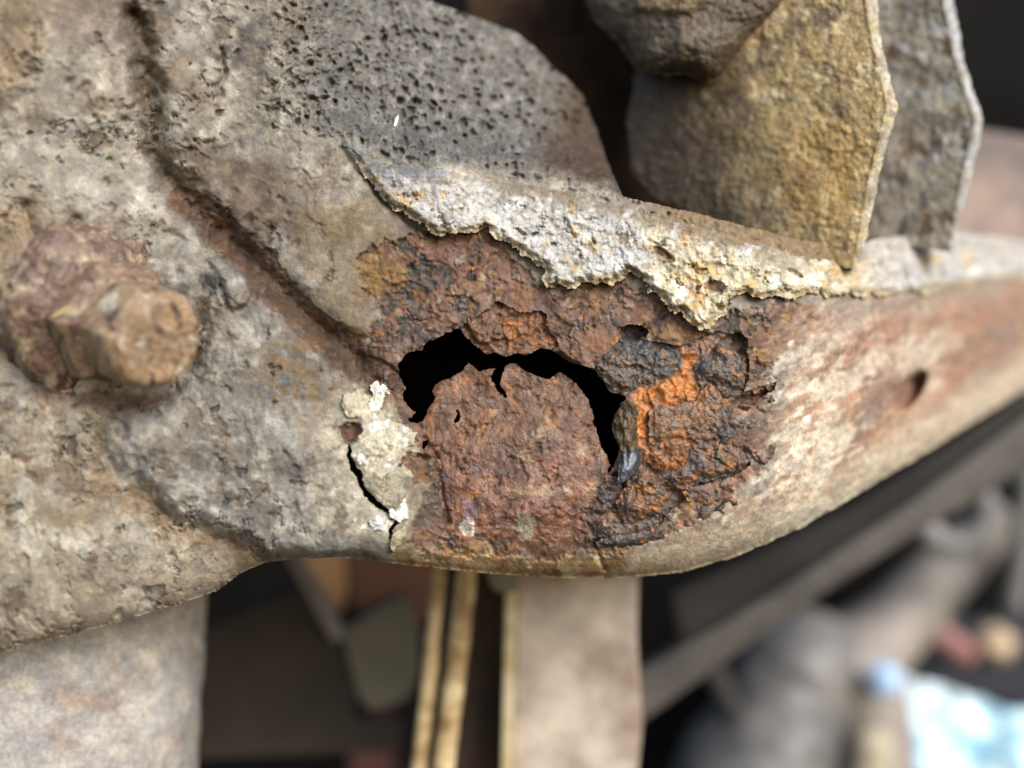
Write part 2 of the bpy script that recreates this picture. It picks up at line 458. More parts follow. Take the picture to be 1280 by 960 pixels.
def rail_depth(x, y):
    d = base_depth(x, y)
    wx = x + 9 * fbm(x, y, 50, 3, 5); wy = y + 9 * fbm(x, y, 50, 3, 6)
    left = sst(470, 380, x)
    ry = ridge_y(x)
    gus = sst(-6, 14, ry - y) * sst(300, 400, x)
    # valley between bracket and rail
    v = pline(wx, wy, VALLEY)
    wdt = interp(y, [(0, 14), (150, 17), (330, 20), (450, 14)])
    d = d + (interp(y, [(0, 5), (120, 8), (240, 7.5), (330, 5.5), (450, 4)])) * np.exp(-(v / wdt) ** 2) * (1 + .35 * fbm(x, y, 40, 3, 8))
    # boss
    sb = sdf(wx, wy, BOSS)
    d = d - 6.0 * sst(-16, 16, sb) * sst(560, 470, x) - 1.6 * sst(0, 90, sb)
    # plaster-like lumps and broken layers on the left side
    L = fbm(x, y, 120, 5, 11)
    d = d - left * 2.2 * fbm(x, y, 140, 3, 11, .45) - left * .25 * fbm(x, y, 30, 3, 17, .45)
    fk, sc_, ch = left_scale(x, y)
    d = d + left * (-0.40 * fk + 0.5 * sc_ + 0.8 * ch) * (1 - gus)
    f1, f2, rid = worley(wx, wy, 46, 3)
    plate = sst(0.02, 0.14, f2 - f1)
    d = d - left * (rid - 0.5) * 0.35 * plate * sst(-0.2, 0.4, fbm(x, y, 90, 2, 77))
    # small pits
    f1, f2, rid = worley(x, y, 15, 9)
    pgate = sst(0.1, 0.5, fbm(x, y, 110, 3, 10))
    pit = sst(0.16 + 0.28 * rid, 0.05, f1) * (rid > 0.5)
    f1, f2, rid = worley(wx, wy, 31, 12)
    pit2 = sst(0.10 + 0.22 * rid, 0.04, f1) * (rid > 0.6)
    d = d + (pit * 0.55 * pgate + 0.9 * pit2 * sst(-.2, .3, fbm(x, y, 80, 2, 13))) * (0.2 + left) * (1 - gus)
    # flaking in layers: broken terraces
    wpx = x + 22 * fbm(x, y, 70, 6, 301, .64); wpy = y + 22 * fbm(x, y, 70, 6, 302, .64)
    vein = fbm(wpx, wpy, 90, 6, 1320, .6)
    d = d + left * 0.7 * sst(.04, .008, np.abs(vein)) * sst(.0, .3, fbm(x, y, 100, 3, 1321)) * (1 - gus)
    tb = fbm(wx, wy, 85, 6, 14, 0.6) * 3.2
    ter = np.floor(tb) + sst(0.0, 0.16, tb - np.floor(tb))
    tg = sst(-.15, .35, fbm(x, y, 150, 3, 18))
    d = d - 0.32 * ter * left * (1 - gus) * tg
    d = d - 0.25 * left * (1 - gus) * ridged(wx, wy, 80, 3, 15) * sst(.0, .6, fbm(x, y, 120, 2, 16))
    # gusset pits: cup shaped, crowded
    gx = x + 3 * fbm(x, y, 12, 2, 21); gy_ = y + 3 * fbm(x, y, 12, 2, 22)
    f1, f2, rid = worley(gx, gy_ * 0.9, 13, 19)
    f1b, _, ridb = worley(gx, gy_, 7.5, 29)
    gg = sst(-.45, .15, fbm(x, y, 55, 4, 25))
    d = d + gus * (2.4 * gg * sst(0.16 + 0.42 * rid, 0.06, f1) * (rid > 0.25) + 0.8 * sst(0.45, 0.12, f1b) * (ridb > 0.3) - 1.0 * fbm(x, y, 20, 4, 23) - 1.2 * fbm(x, y, 90, 3, 24))
    # corroded face: blistered rust
    rust = rust_mask(x, y)
    d = d + 0.9 * sst(0.42, 0.58, rust) * sst(1000, 900, x)
    tb = fbm(wx, wy, 60, 6, 46, 0.6) * 3.0
    flp = sst(-3, 8, sdf(x, y, [(531, 520), (536, 560), (550, 600), (556, 640), (570, 672), (730, 676), (740, 640), (766, 590), (760, 480), (700, 440), (560, 440)]))
    calm = (1 - 0.6 * flp) * (0.3 + 0.7 * sst(-.25, .3, fbm(x, y, 90, 3, 48)))
    d = d - 0.6 * calm * rust * (np.floor(tb) + sst(0.0, 0.14, tb - np.floor(tb)))
    d = d - rust * (1.1 * fbm(x, y, 70, 4, 41) + 0.45 * calm * ridged(x, y, 24, 3, 43) + 0.30 * (1 - .5 * flp) * fbm(x, y, 7, 3, 44))
    f1, f2, rid = worley(wx, wy, 38, 47)
    d = d - rust * calm * 0.8 * (rid - 0.5) * sst(0.0, 0.10, f2 - f1)
    # general fine relief
    RG = (0.15 + 0.85 * sst(-.1, .45, fbm(x, y, 110, 3, 53))) * (1 - .3 * left)
    d = d - (0.34 * fbm(x, y, 26, 4, 51) * (1 - 0.5 * gus) + 0.16 * fbm(x, y, 6, 2, 52) * (1 - rust)) * RG
    d = d + rust * (0.7 * sst(.24, .30, fbm(x, y, 55, 6, 241, .64)) - 0.5 * sst(.3, .4, fbm(x, y, 26, 5, 251, .65)))
    # right side streaks, stretched along the sweep
    c_, s_ = math.cos(-0.72), math.sin(-0.72)
    u = x * c_ + y * s_; w = -x * s_ + y * c_
    right = sst(860, 1000, x)
    d = d - right * 1.3 * fbm(u * 0.4, w, 26, 5, 61, .62)
    # dent on the far right
    d = d + 11 * blob(x, y, 1138, 488, 27, 12, -0.95) + 2.0 * blob(x, y, 1120, 510, 60, 26, -0.75)
    # torn flap bends inwards at its top
    flap = sst(700, 560, y) * sst(520, 560, x) * sst(790, 740, x) * sst(440, 520, y * 0 + 700)
    fl = sdf(x, y, [(531, 520), (536, 560), (550, 600), (556, 640), (570, 672), (730, 676), (740, 640), (766, 590), (760, 480), (700, 440), (560, 440)])
    d = d + sst(-3, 8, fl) * (4.6 * sst(650, 455, y)) - 1.5 * blob(x, y, 650, 590, 90, 70)
    # grooves beside the flap
    cr = pline(wx * 0 + x + 2 * fbm(x, y, 12, 2, 71), y, [(530, 548), (546, 572), (550, 600), (553, 628), (560, 652)])
    d = d + 2.6 * np.exp(-(cr / 3.2) ** 2)
    cr = pline(x + 2 * fbm(x, y, 10, 2, 73), y, [(738, 655), (744, 680), (752, 700), (756, 712)])
    d = d + 1.8 * np.exp(-(cr / 3.0) ** 2)
    # lifted edge of the plaster above the crack, dark spot
    for pg, dp in SPOTS: d = d + dp * sst(-1.2, 1.2, sdf(x + 4 * fbm(x, y, 10, 4, 75), y + 4 * fbm(x, y, 10, 4, 76), pg, 30))
    d = d - 1.5 * sst(-6, 6, sdf(wx, wy, [(440, 560), (452, 600), (500, 650), (530, 600), (540, 560), (500, 510), (455, 500)]))
    # lumps at the break beside the bolt and rail top left
    d = d - 2.0 * sst(-3, 6, sdf(wx, wy, [(262, 322), (300, 312), (318, 350), (312, 380), (290, 388), (270, 360)]))
    # recess line under the chalky band, upper left
    cr = pline(wx, wy, [(430, 186), (455, 222), (478, 250), (500, 268), (545, 298)])
    d = d + 2.2 * np.exp(-(cr / 5.0) ** 2)
    # shallow broken cavities near the tear
    for (cx, cy, rx, ry2, rot, dep) in [(505, 372, 36, 22, -0.4, 0.9), (540, 340, 30, 16, 0.3, 0.5), (470, 460, 30, 14, 0.5, 1.2), (700, 330, 30, 14, .7, .4)]:
        d = d + dep * sst(0.35, 0.65, blob(wx, wy, cx, cy, rx, ry2, rot))
    for pts, wd, dp in [([(276, 62), (280, 92), (276, 120)], 4, 2.0), ([(98, 275), (42, 330), (48, 360)], 6, 2.0), ([(160, 640), (175, 590), (150, 530)], 9, 1.2),
                        ([(262, 330), (277, 352), (283, 384)], 3, 1.5), ([(30, 260), (44, 300)], 7, 1.8), ([(205, 290), (230, 300), (215, 320)], 6, 1.2)]:
        c = pline(x + 4 * fbm(x, y, 20, 2, 91), y + 4 * fbm(x, y, 20, 2, 92), pts)
        d = d + dp * np.exp(-(c / wd) ** 2)
    return d

RUSTY = [(452, 330), (480, 300), (545, 290), (620, 298), (690, 360), (780, 352), (880, 410), (940, 374), (1010, 372), (1030, 400), (975, 440),
         (960, 480), (965, 520), (955, 590), (905, 632), (850, 652), (822, 690), (740, 702), (640, 694), (560, 694), (505, 682), (516, 640),
         (535, 600), (535, 560), (495, 520), (470, 490), (435, 470), (400, 440), (440, 430), (470, 400)]
def rust_mask(x, y):
    k = ('rm', x.shape, float(x[0, 0]), float(y[0, 0]))
    if k not in _cache:
        n = 20 * fbm(x, y, 60, 5, 101) + 8 * fbm(x, y, 16, 4, 102)
        m = sst(-5, 5, sdf(x, y, RUSTY) + n + 3 * fbm(x, y, 5, 3, 103))
        v = pline(x, y, VALLEY[5:])
        m = np.maximum(m, sst(30, 14, v + 0.8 * n) * 0.95)
        _cache[k] = m
    return _cache[k]

def rust_color(x, y, seed=0):
    n1 = fbm(x, y, 70, 5, 201 + seed); n2 = fbm(x, y, 34, 5, 211 + seed); n3 = fbm(x, y, 15, 4, 221 + seed); n4 = fbm(x, y, 110, 3, 231 + seed)
    c = np.broadcast_to(S(110, 82, 66), x.shape + (3,)).copy()
    c = mixc(c, S(128, 90, 70), sst(0.0, 0.35, n1) * 0.9)
    c = mixc(c, S(80, 62, 50), sst(0.0, 0.35, -n2) * 0.9)
    c = mixc(c, S(136, 104, 62), sst(0.15, 0.45, n3 + 0.6 * n4) * 0.75)
    c = mixc(c, S(62, 56, 52), sst(0.22, 0.36, fbm(x, y, 55, 6, 241 + seed, .64)) * 0.9)
    c = mixc(c, S(120, 106, 102), sst(0.2, 0.5, fbm(x, y, 60, 5, 291 + seed, .62)) * 0.5)
    c = mixc(c, S(146, 132, 122), sst(0.28, 0.5, fbm(x, y, 26, 5, 251 + seed, .65)) * 0.6)
    c = mixc(c, S(172, 112, 60), sst(0.38, 0.6, fbm(x, y, 20, 5, 261 + seed, .62)) * 0.7)
    c = mixc(c, S(150, 134, 106), sst(0.36, 0.52, fbm(x, y, 18, 5, 271 + seed, .65)) * 0.75)
    c = mixc(c, S(50, 42, 38), sst(0.34, 0.5, fbm(x, y, 14, 5, 281 + seed, .65)) * 0.75)
    return c

def rail_paint(x, y, dep):
    wx = x + 22 * fbm(x, y, 70, 6, 301, .64); wy = y + 22 * fbm(x, y, 70, 6, 302, .64)
    A = fbm(x, y, 130, 5, 311); B = fbm(x, y, 50, 5, 312); C = fbm(x, y, 20, 4, 313); F = fbm(x, y, 8, 3, 314)
    g1 = S(138, 131, 118); g2 = S(174, 166, 150); g3 = S(92, 88, 83)
    c = np.broadcast_to(g1, x.shape + (3,)).copy()
    c = mixc(c, g2, sst(-0.1, 0.5, B + 0.4 * C)); c = mixc(c, g3, sst(0.1, 0.6, -A - 0.5 * C))
    gloss = 0.05 + 0 * x
    ry = ridge_y(x)
    # left bracket: beige, browner to the top-left corner
    lm = sst(215, 150, wx) * sst(540, 480, wy - 0.2 * x)
    c = mixc(c, S(166, 159, 144), 0.65 * lm)
    c = mixc(c, S(188, 182, 168), lm * sst(0.15, 0.5, B))
    c = mixc(c, S(146, 120, 88), blob(wx, wy, 0, 30, 70, 110) * 0.7)
    c = mixc(c, S(118, 98, 84), blob(wx, wy, 125, 20, 70, 50) * 0.7)
    c = mixc(c, S(200, 192, 176), blob(wx, wy, 22, 165, 34, 34) * 0.7)
    c = mixc(c, S(150, 120, 78), blob(wx, wy, 15, 330, 50, 110) * 0.6)
    c = mixc(c, S(116, 96, 72), blob(wx, wy, 70, 300, 90, 45) * 0.6)
    c = mixc(c, S(92, 62, 44), blob(wx, wy, 110, 505, 110, 22) * 0.8)
    c = mixc(c, S(88, 76, 60), sst(24, 6, pline(wx, wy, VALLEY[:7]) + 8 * C) * 0.75)  # valley shade put into the colour as dark brown
    # lower left flange
    fm = sst(-10, 14, sdf(wx, wy, [(-140, 490), (120, 510), (155, 590), (260, 660), (350, 700), (300, 730), (260, 760), (-140, 880)]))
    fc = np.broadcast_to(S(156, 146, 126), x.shape + (3,)).copy()
    fc = mixc(fc, S(184, 178, 160), sst(0.0, 0.45, B)); fc = mixc(fc, S(118, 96, 74), sst(0.05, 0.4, -A + 0.5 * C) * .8)
    fc = mixc(fc, S(108, 80, 66), sst(0.24, 0.5, fbm(x, y, 46, 6, 321, .66)) * .85)
    fc = mixc(fc, S(132, 118, 100), sst(700, 760, y + 0.27 * x) * 0.5)
    fc = mixc(fc, S(122, 98, 70), sst(46, 10, pline(wx, wy, [(150, 600), (230, 640), (330, 690)])) * 0.8)
    c = mixc(c, fc, fm)
    # boss: grey mud
    bm = sst(-8, 10, sdf(wx, wy, BOSS)) * sst(470, 430, wx - 0.3 * (y - 600))
    bc = np.broadcast_to(S(130, 126, 118), x.shape + (3,)).copy()
    bc = mixc(bc, S(162, 157, 146), sst(0.0, 0.5, C + 0.5 * B)); bc = mixc(bc, S(94, 90, 84), sst(0.15, 0.55, -B - 0.3 * F))
    c = mixc(c, bc, bm * 0.9)
    # cream plaster near the crack
    pm = sst(-8, 10, sdf(wx, wy, [(420, 470), (480, 480), (500, 520), (545, 560), (520, 600), (515, 650), (480, 672), (400, 660), (390, 560)]))
    pc = np.broadcast_to(S(172, 164, 142), x.shape + (3,)).copy()
    pc = mixc(pc, S(198, 190, 170), sst(0.0, 0.4, C)); pc = mixc(pc, S(128, 118, 100), sst(0.2, 0.5, -B - 0.4 * F))
    c = mixc(c, pc, pm * 0.9)
    # brown stains left of the tear, upper middle
    c = mixc(c, S(118, 94, 60), blob(wx, wy, 380, 465, 62, 52) * sst(-.5, .3, B + C) * 0.9)
    c = mixc(c, S(136, 122, 96), sst(-12, 12, sdf(wx, wy, [(375, 260), (470, 240), (500, 300), (455, 340), (470, 420), (420, 400), (380, 340)])) * 0.75)
    c = mixc(c, S(100, 78, 58), blob(wx, wy, 300, 240, 90, 50, 0.6) * 0.65)
    c = mixc(c, S(112, 92, 62), blob(wx, wy, 410, 285, 34, 26) * 0.6)
    lf = sst(480, 380, x)
    fk, sc_, ch = left_scale(x, y)
    c = mixc(c, c * 1.22 + 0.02, lf * fk * 0.8)
    c = mixc(c, S(104, 88, 70), lf * sc_ * 0.6); c = mixc(c, S(66, 60, 56), lf * ch * 0.7)
    c = mixc(c, S(104, 90, 72), lf * sst(.1, .5, fbm(x, y, 90, 5, 1310, .56)) * 0.5)
    c = mixc(c, S(176, 171, 160), lf * sst(.15, .5, fbm(x, y, 70, 5, 1311, .56)) * 0.55)
    vein = fbm(wx, wy, 90, 6, 1320, .6)
    c = mixc(c, S(70, 60, 50), lf * sst(.035, .008, np.abs(vein)) * sst(.0, .3, fbm(x, y, 100, 3, 1321)) * 0.8)
    c = mixc(c, S(120, 94, 62), lf * sst(.15, .5, fbm(x, y, 150, 5, 1322, .56)) * 0.5)
    gloss = gloss + lf * 0.25 * sst(0.1, .5, fbm(x, y, 40, 5, 1312))
    # the gusset: undercoat, with shade put into its dark tone, deepest by the ridge
    gm = sst(-14, 30, ry - 4 - wy + 8 * C) * sst(310, 430, wx + 0.25 * (100 - y) * 0.3)
    gc = np.broadcast_to(S(104, 100, 92), x.shape + (3,)).copy()
    gc = mixc(gc, S(122, 119, 113), sst(0.0, 0.5, C + .5 * F)); gc = mixc(gc, S(72, 71, 69), sst(110, 0, ry - y + 44 * B) * 0.5)
    gc = mixc(gc, S(70, 50, 34), sst(60, 15, -0.72 * (x - 742) + 0.0 * y + 0.25 * (150 - y)) * 0.85)
    f1, f2, rid = worley(x + 3 * fbm(x, y, 12, 2, 21), (y + 3 * fbm(x, y, 12, 2, 22)) * 0.9, 13, 19)
    c = mixc(c, gc, gm)
    # rust
    rm = rust_mask(x, y)
    rc = rust_color(x, y)
    rc = mixc(rc, S(70, 64, 58), sst(0.3, 0.7, blob(wx, wy, 505, 372, 50, 30, -0.4)) * sst(-.3, .15, C + .6 * B) * .9)
    rc = mixc(rc, S(56, 51, 47), sst(0.3, 0.7, blob(wx, wy, 535, 342, 44, 18, 0.4)) * sst(-.25, .2, C - .4 * B) * .9)
    rc = mixc(rc, S(128, 98, 50), blob(wx, wy, 462, 350, 28, 36) * 0.7)
    rc = mixc(rc, S(66, 44, 34), sst(0.3, 0.7, blob(wx, wy, 455, 462, 62, 26, 0.3)) * 0.8)
    rc = mixc(rc, S(84, 64, 48), sst(38, 8, pline(wx, wy, VALLEY[5:])) * 0.75)
    # the flap: brown on top, redder below, pale deposits
    fl = sdf(x, y, [(531, 520), (536, 560), (550, 600), (556, 640), (570, 676), (730, 680), (740, 640), (766, 590), (760, 470), (700, 440), (530, 440)])
    fc = np.broadcast_to(S(108, 78, 56), x.shape + (3,)).copy()
    fc = mixc(fc, S(122, 86, 68), sst(500, 600, y + 30 * B)); fc = mixc(fc, S(84, 60, 44), sst(0.05, 0.45, -C - 0.4 * B) * 0.8)
    fc = mixc(fc, S(150, 98, 50), sst(0.25, 0.5, fbm(x, y, 26, 4, 331)) * 0.7)
    fc = mixc(fc, S(72, 54, 46), sst(0.16, 0.42, fbm(x, y, 60, 6, 339, .62)) * 0.75)
    fc = mixc(fc, S(150, 108, 66), sst(0.2, 0.5, fbm(x, y, 80, 5, 340, .6)) * 0.35)
    fc = mixc(fc, S(152, 130, 102), sst(0.12, 0.5, fbm(x, y, 24, 4, 333)) * blob(wx, wy, 690, 575, 70, 60) * 0.9)
    fc = mixc(fc, S(148, 136, 116), sst(0.3, 0.7, blob(wx, wy, 660, 655, 18, 16)) * 0.9)
    fc = mixc(fc, S(196, 190, 170), sst(0.3, 0.7, blob(wx, wy, 588, 668, 12, 16)) * 0.8)
    fc = mixc(fc, S(132, 116, 130), sst(0.25, 0.5, fbm(x, y, 30, 3, 337)) * blob(wx, wy, 590, 620, 90, 60) * 0.55)
    rc = mixc(rc, fc, sst(-3, 6, fl))
    rc = mixc(rc, S(74, 68, 62), sst(0.3, 0.7, blob(wx, wy, 526, 622, 22, 50, 0.3)) * 0.75)
    rc = mixc(rc, S(92, 66, 52), sst(0.3, 0.7, blob(wx, wy, 520, 582, 24, 18)) * 0.9)
    halo = sst(-46, 4, sdf(wx, wy, RUSTY)) * sst(900, 800, x)
    c = mixc(c, S(112, 90, 66), halo * (0.35 + 0.6 * sst(-.2, .4, C + B)) * sst(480, 500, x + 0 * y + 60 * sst(520, 480, y)))
    c = mixc(c, rc, rm)
    for pg, dp in SPOTS: c = mixc(c, rust_color(x * 2, y * 2, 3) * 0.8, sst(-1.5, 1.5, sdf(x + 4 * fbm(x, y, 10, 4, 75), y + 4 * fbm(x, y, 10, 4, 76), pg, 30)))
    gloss = gloss + 0.35 * rm * sst(-0.2, 0.5, C)
    # white chips on the plaster
    for (cx, cy, rx, ry2, rot) in [(462, 576, 22, 7, 0.1), (452, 556, 12, 6, 0.3), (487, 644, 17, 9, -0.5), (470, 655, 14, 9, 0), (470, 492, 9, 16, 0.3), (468, 508, 10, 10, 0)]:
        c = mixc(c, S(232, 232, 226), sst(0.3, 0.6, blob(wx, wy, cx, cy, rx, ry2, rot)) * sst(-0.35, 0.15, F + 0.4 * C))
    # bottom strip below the rust
    bs = sst(684, 704, wy + 6 * C) * sst(470, 520, x) * sst(900, 820, x)
    c = mixc(c, S(160, 130, 90), bs * 0.85); c = mixc(c, S(190, 172, 134), bs * sst(0.0, 0.4, C) * 0.7); c = mixc(c, S(110, 78, 54), bs * sst(0.1, 0.4, B) * 0.7)
    # right: cream and tan streaks
    c_, s_ = math.cos(-0.66), math.sin(-0.66)
    u = (x * c_ + y * s_) * 0.40; w = -x * s_ + y * c_
    st = fbm(u, w, 34, 5, 341); st2 = fbm(u, w, 70, 4, 342); st3 = fbm(u, w, 14, 3, 343)
    rt = sst(-42, 34, 26 * st3 + 14 * st + sdf(wx, wy, [(830, 730), (800, 705), (850, 660), (915, 636), (965, 590), (975, 500), (985, 440), (1050, 385), (1500, 330), (1500, 700), (1000, 900)]))
    kc = np.broadcast_to(S(196, 182, 160), x.shape + (3,)).copy()
    kc = mixc(kc, S(158, 118, 88), sst(0.0, 0.3, st) * .8); kc = mixc(kc, S(150, 118, 98), sst(.1, .4, fbm(x, y, 50, 6, 345, .65)) * .7); kc = mixc(kc, S(144, 116, 92), sst(0.0, 0.35, -st2 + 0.5 * st3)); kc = mixc(kc, S(104, 92, 84), sst(0.22, 0.45, fbm(u, w, 30, 5, 344, .62)) * 0.8)
    kc = mixc(kc, S(214, 206, 186), sst(0.1, 0.5, st3 + 0.5 * st2) * 0.8)
    kc = mixc(kc, S(150, 132, 116), sst(70, 10, y - (interp(x, [(900, 372), (1050, 376), (1280, 345)])) + 12 * st) * 0.8)
    kc = mixc(kc, S(172, 128, 98), sst(1150, 1230, x + 40 * st) * 0.5 * sst(-0.1, 0.3, st2 + 0.3))
    kc = mixc(kc, S(84, 62, 48), blob(x, y, 1138, 489, 32, 14, -0.95) * 0.9)
    kc = mixc(kc, S(112, 104, 100), blob(x, y, 1100, 500, 44, 18, -0.95) * 0.7)
    kc = mixc(kc, S(118, 110, 104), blob(x, y, 1245, 440, 60, 26, -1.1) * 0.75)
    kc = mixc(kc, S(150, 104, 72), blob(x, y, 1125, 530, 60, 26, -0.75) * 0.6)
    kc = mixc(kc, S(150, 114, 92), sst(960, 1180, x + 80 * st2 - 0.5 * (y - 480)) * (0.3 + .5 * sst(-.3, .3, st)))
    kc = mixc(kc, S(224, 214, 190), sst(60, 15, sdf(x, y, [(-140, -200), (1400, -200)] + BOTTOM[::-1], 200)) * 0.5)
    c = mixc(c, kc, rt)
    # white efflorescence on top right edge of the rail
    c = mixc(c, S(172, 166, 156), sst(14, -6, y - interp(x, [(900, 330), (1050, 365), (1280, 338)]) + 8 * C) * sst(1050, 1090, x))
    c = mixc(c, S(128, 108, 80), sst(14, -6, y - interp(x, [(780, 290), (900, 330), (1050, 365), (1280, 338)]) + 8 * C) * sst(780, 860, x) * sst(1090, 1050, x))
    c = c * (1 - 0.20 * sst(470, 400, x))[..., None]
    # fine dirt
    c = c * (1 + (0.25 - .12 * sst(520, 400, x)) * F)[..., None] * (1 + 0.12 * C)[..., None]
    return rgba(c, gloss)

def rail_inside(x, y):
    jx = x + 3.2 * fbm(x, y, 14, 3, 401); jy = y + 3.2 * fbm(x, y, 14, 3, 402)
    s = sdf(x + 1.2 * fbm(x, y, 16, 2, 403), y + 1.5 * fbm(x, y, 22, 3, 404), OUTER, 60)
    s = np.minimum(s, -sdf(x + 1.6 * fbm(x, y, 9, 3, 405), y + 1.6 * fbm(x, y, 9, 3, 406), TEAR, 60))
    for p in SLITS: s = np.minimum(s, -sdf(x, y, p, 30) + 0.3)
    cw = interp(y, [(556, 1.2), (575, 2.8), (600, 3.4), (640, 3.0), (652, 4.0)])
    s = np.minimum(s, pline(jx, jy, CRACK) - 1.15 * cw)
    s = np.minimum(s, pline(jx, jy, CRACK2) - 3.0)
    return s

def rail_labels(x, y):
    lab = np.zeros(x.shape, int)
    n = 10 * fbm(x, y, 40, 2, 411)
    vx = np.interp(y, [p[1] for p in VALLEY], [p[0] for p in VALLEY])
    br = (x + n < np.where(y < 452, vx, 450 - (y - 452) * 0.2)) & ((y < 430) | (x < 250 - 0 * y)) & (sdf(x + n, y, BOSS) < 0)
    br |= (y > 500) & (x < 330) & (sdf(x + n, y, BOSS) < 0) & (x < 345)
    lab[br] = 1
    gs = (ridge_y(x) - y + 0.5 * n > 2) & (x + n > 345) & (x < 790)
    lab[gs & ~br] = 2
    fl = sdf(x, y, [(531, 520), (536, 560), (550, 600), (556, 640), (570, 672), (730, 676), (740, 640), (768, 590), (765, 470), (700, 440), (530, 440)])
    lab[(fl > 0) & (lab == 0)] = 3
    return lab

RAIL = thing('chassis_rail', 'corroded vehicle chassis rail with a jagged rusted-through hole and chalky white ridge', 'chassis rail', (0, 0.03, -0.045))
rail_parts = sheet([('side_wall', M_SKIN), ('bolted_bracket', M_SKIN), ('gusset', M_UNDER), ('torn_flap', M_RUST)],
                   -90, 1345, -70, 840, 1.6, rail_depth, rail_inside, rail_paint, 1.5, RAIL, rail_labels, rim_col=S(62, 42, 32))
rail_parts[0]['label'] = 'mottled side wall with rust around the hole and cream streaks'
rail_parts[1]['label'] = 'beige mud-caked plate around the bolt'
rail_parts[2]['label'] = 'dark grey pitted plate above the white ridge'
rail_parts[3]['label'] = 'brown rusted tongue of steel bent into the hole'

# inner layer of rust seen where the skin has broken away
def inner_depth(x, y):
    d = base_depth(x, y) + 3.4
    d = d - 1.4 * fbm(x, y, 55, 4, 501) - 1.3 * ridged(x, y, 26, 3, 502) - 0.3 * fbm(x, y, 8, 3, 503)
    d = d - 1.6 * sst(720, 800, x)
    d = d - 0.6 * sst(500, 420, y) * sst(700, 600, x)
    jx = x + 10 * fbm(x, y, 20, 5, 508, .65); jy = y + 10 * fbm(x, y, 20, 5, 509, .65)
    for (cx, cy, rx, ry, dp) in [(795, 414, 20, 12, 4), (925, 430, 12, 16, 3), (945, 497, 26, 8, 3.5), (768, 605, 14, 12, 2.0), (842, 622, 16, 22, 3.0), (935, 575, 12, 14, 2.5)]:
        d = d + 0.8 * dp * blob(jx, jy, cx, cy, rx, ry, -0.3)
    f1, f2, rid = worley(x + 6 * fbm(x, y, 20, 3, 505), y + 6 * fbm(x, y, 20, 3, 506), 42, 507)
    d = d - 2.3 * (rid - 0.5) * sst(0.0, 0.08, f2 - f1)
    return d
def inner_inside(x, y):
    s = -sdf(x + 1.6 * fbm(x, y, 9, 3, 511), y + 1.6 * fbm(x, y, 9, 3, 512), VOID, 60)
    return np.minimum(s, sdf(x, y, [(480, 350), (980, 372), (980, 560), (940, 620), (860, 670), (800, 698), (480, 690)], 60))
def inner_paint(x, y, dep):
    c = rust_color(x, y, 7)
    wx = x + 8 * fbm(x, y, 26, 4, 521); wy = y + 8 * fbm(x, y, 26, 4, 522)
    C = fbm(x, y, 16, 4, 523)
    c = mixc(c, S(104, 70, 44), blob(wx, wy, 640, 415, 70, 40) * 0.8)
    c = mixc(c, S(150, 88, 34), sst(0.1, 0.45, fbm(x, y, 18, 4, 524)) * blob(wx, wy, 665, 420, 40, 34))
    c = mixc(c, S(72, 70, 68), sst(0.25, 0.6, blob(wx, wy, 805, 455, 62, 34, 0.15)))
    c = mixc(c, S(104, 110, 116), blob(wx, wy, 765, 470, 24, 14, 0.7) * 0.6)
    c = mixc(c, S(62, 52, 46), blob(wx, wy, 795, 414, 26, 16))
    orange = S(216, 136, 56)
    om = sst(-5, 5, sdf(wx, wy, [(848, 436), (872, 446), (868, 470), (874, 500), (846, 508), (818, 506), (816, 560), (806, 575), (798, 545), (794, 492), (820, 480), (846, 468), (852, 452)]))
    c = mixc(c, orange, om * (0.7 + 0.5 * C)); c = mixc(c, S(178, 98, 48), om * sst(0.0, 0.5, C) * 0.7); c = mixc(c, S(120, 84, 56), om * sst(0.15, .5, fbm(x, y, 12, 4, 526)) * .8)
    c = mixc(c, S(80, 62, 48), blob(wx, wy, 915, 470, 26, 60) * 0.7)
    c = mixc(c, S(72, 60, 54), blob(wx, wy, 780, 650, 70, 34) * 0.7)
    c = c * (1 + 0.3 * fbm(x, y, 7, 3, 525))[..., None]
    return rgba(c, 0.15 + 0.3 * sst(0, 0.5, C))
inner = sheet([('inner_rust_layer', M_RUST)], 480, 985, 350, 712, 1.5, inner_depth, inner_inside, inner_paint, 1.8, RAIL, rim_col=S(60, 42, 32))[0]

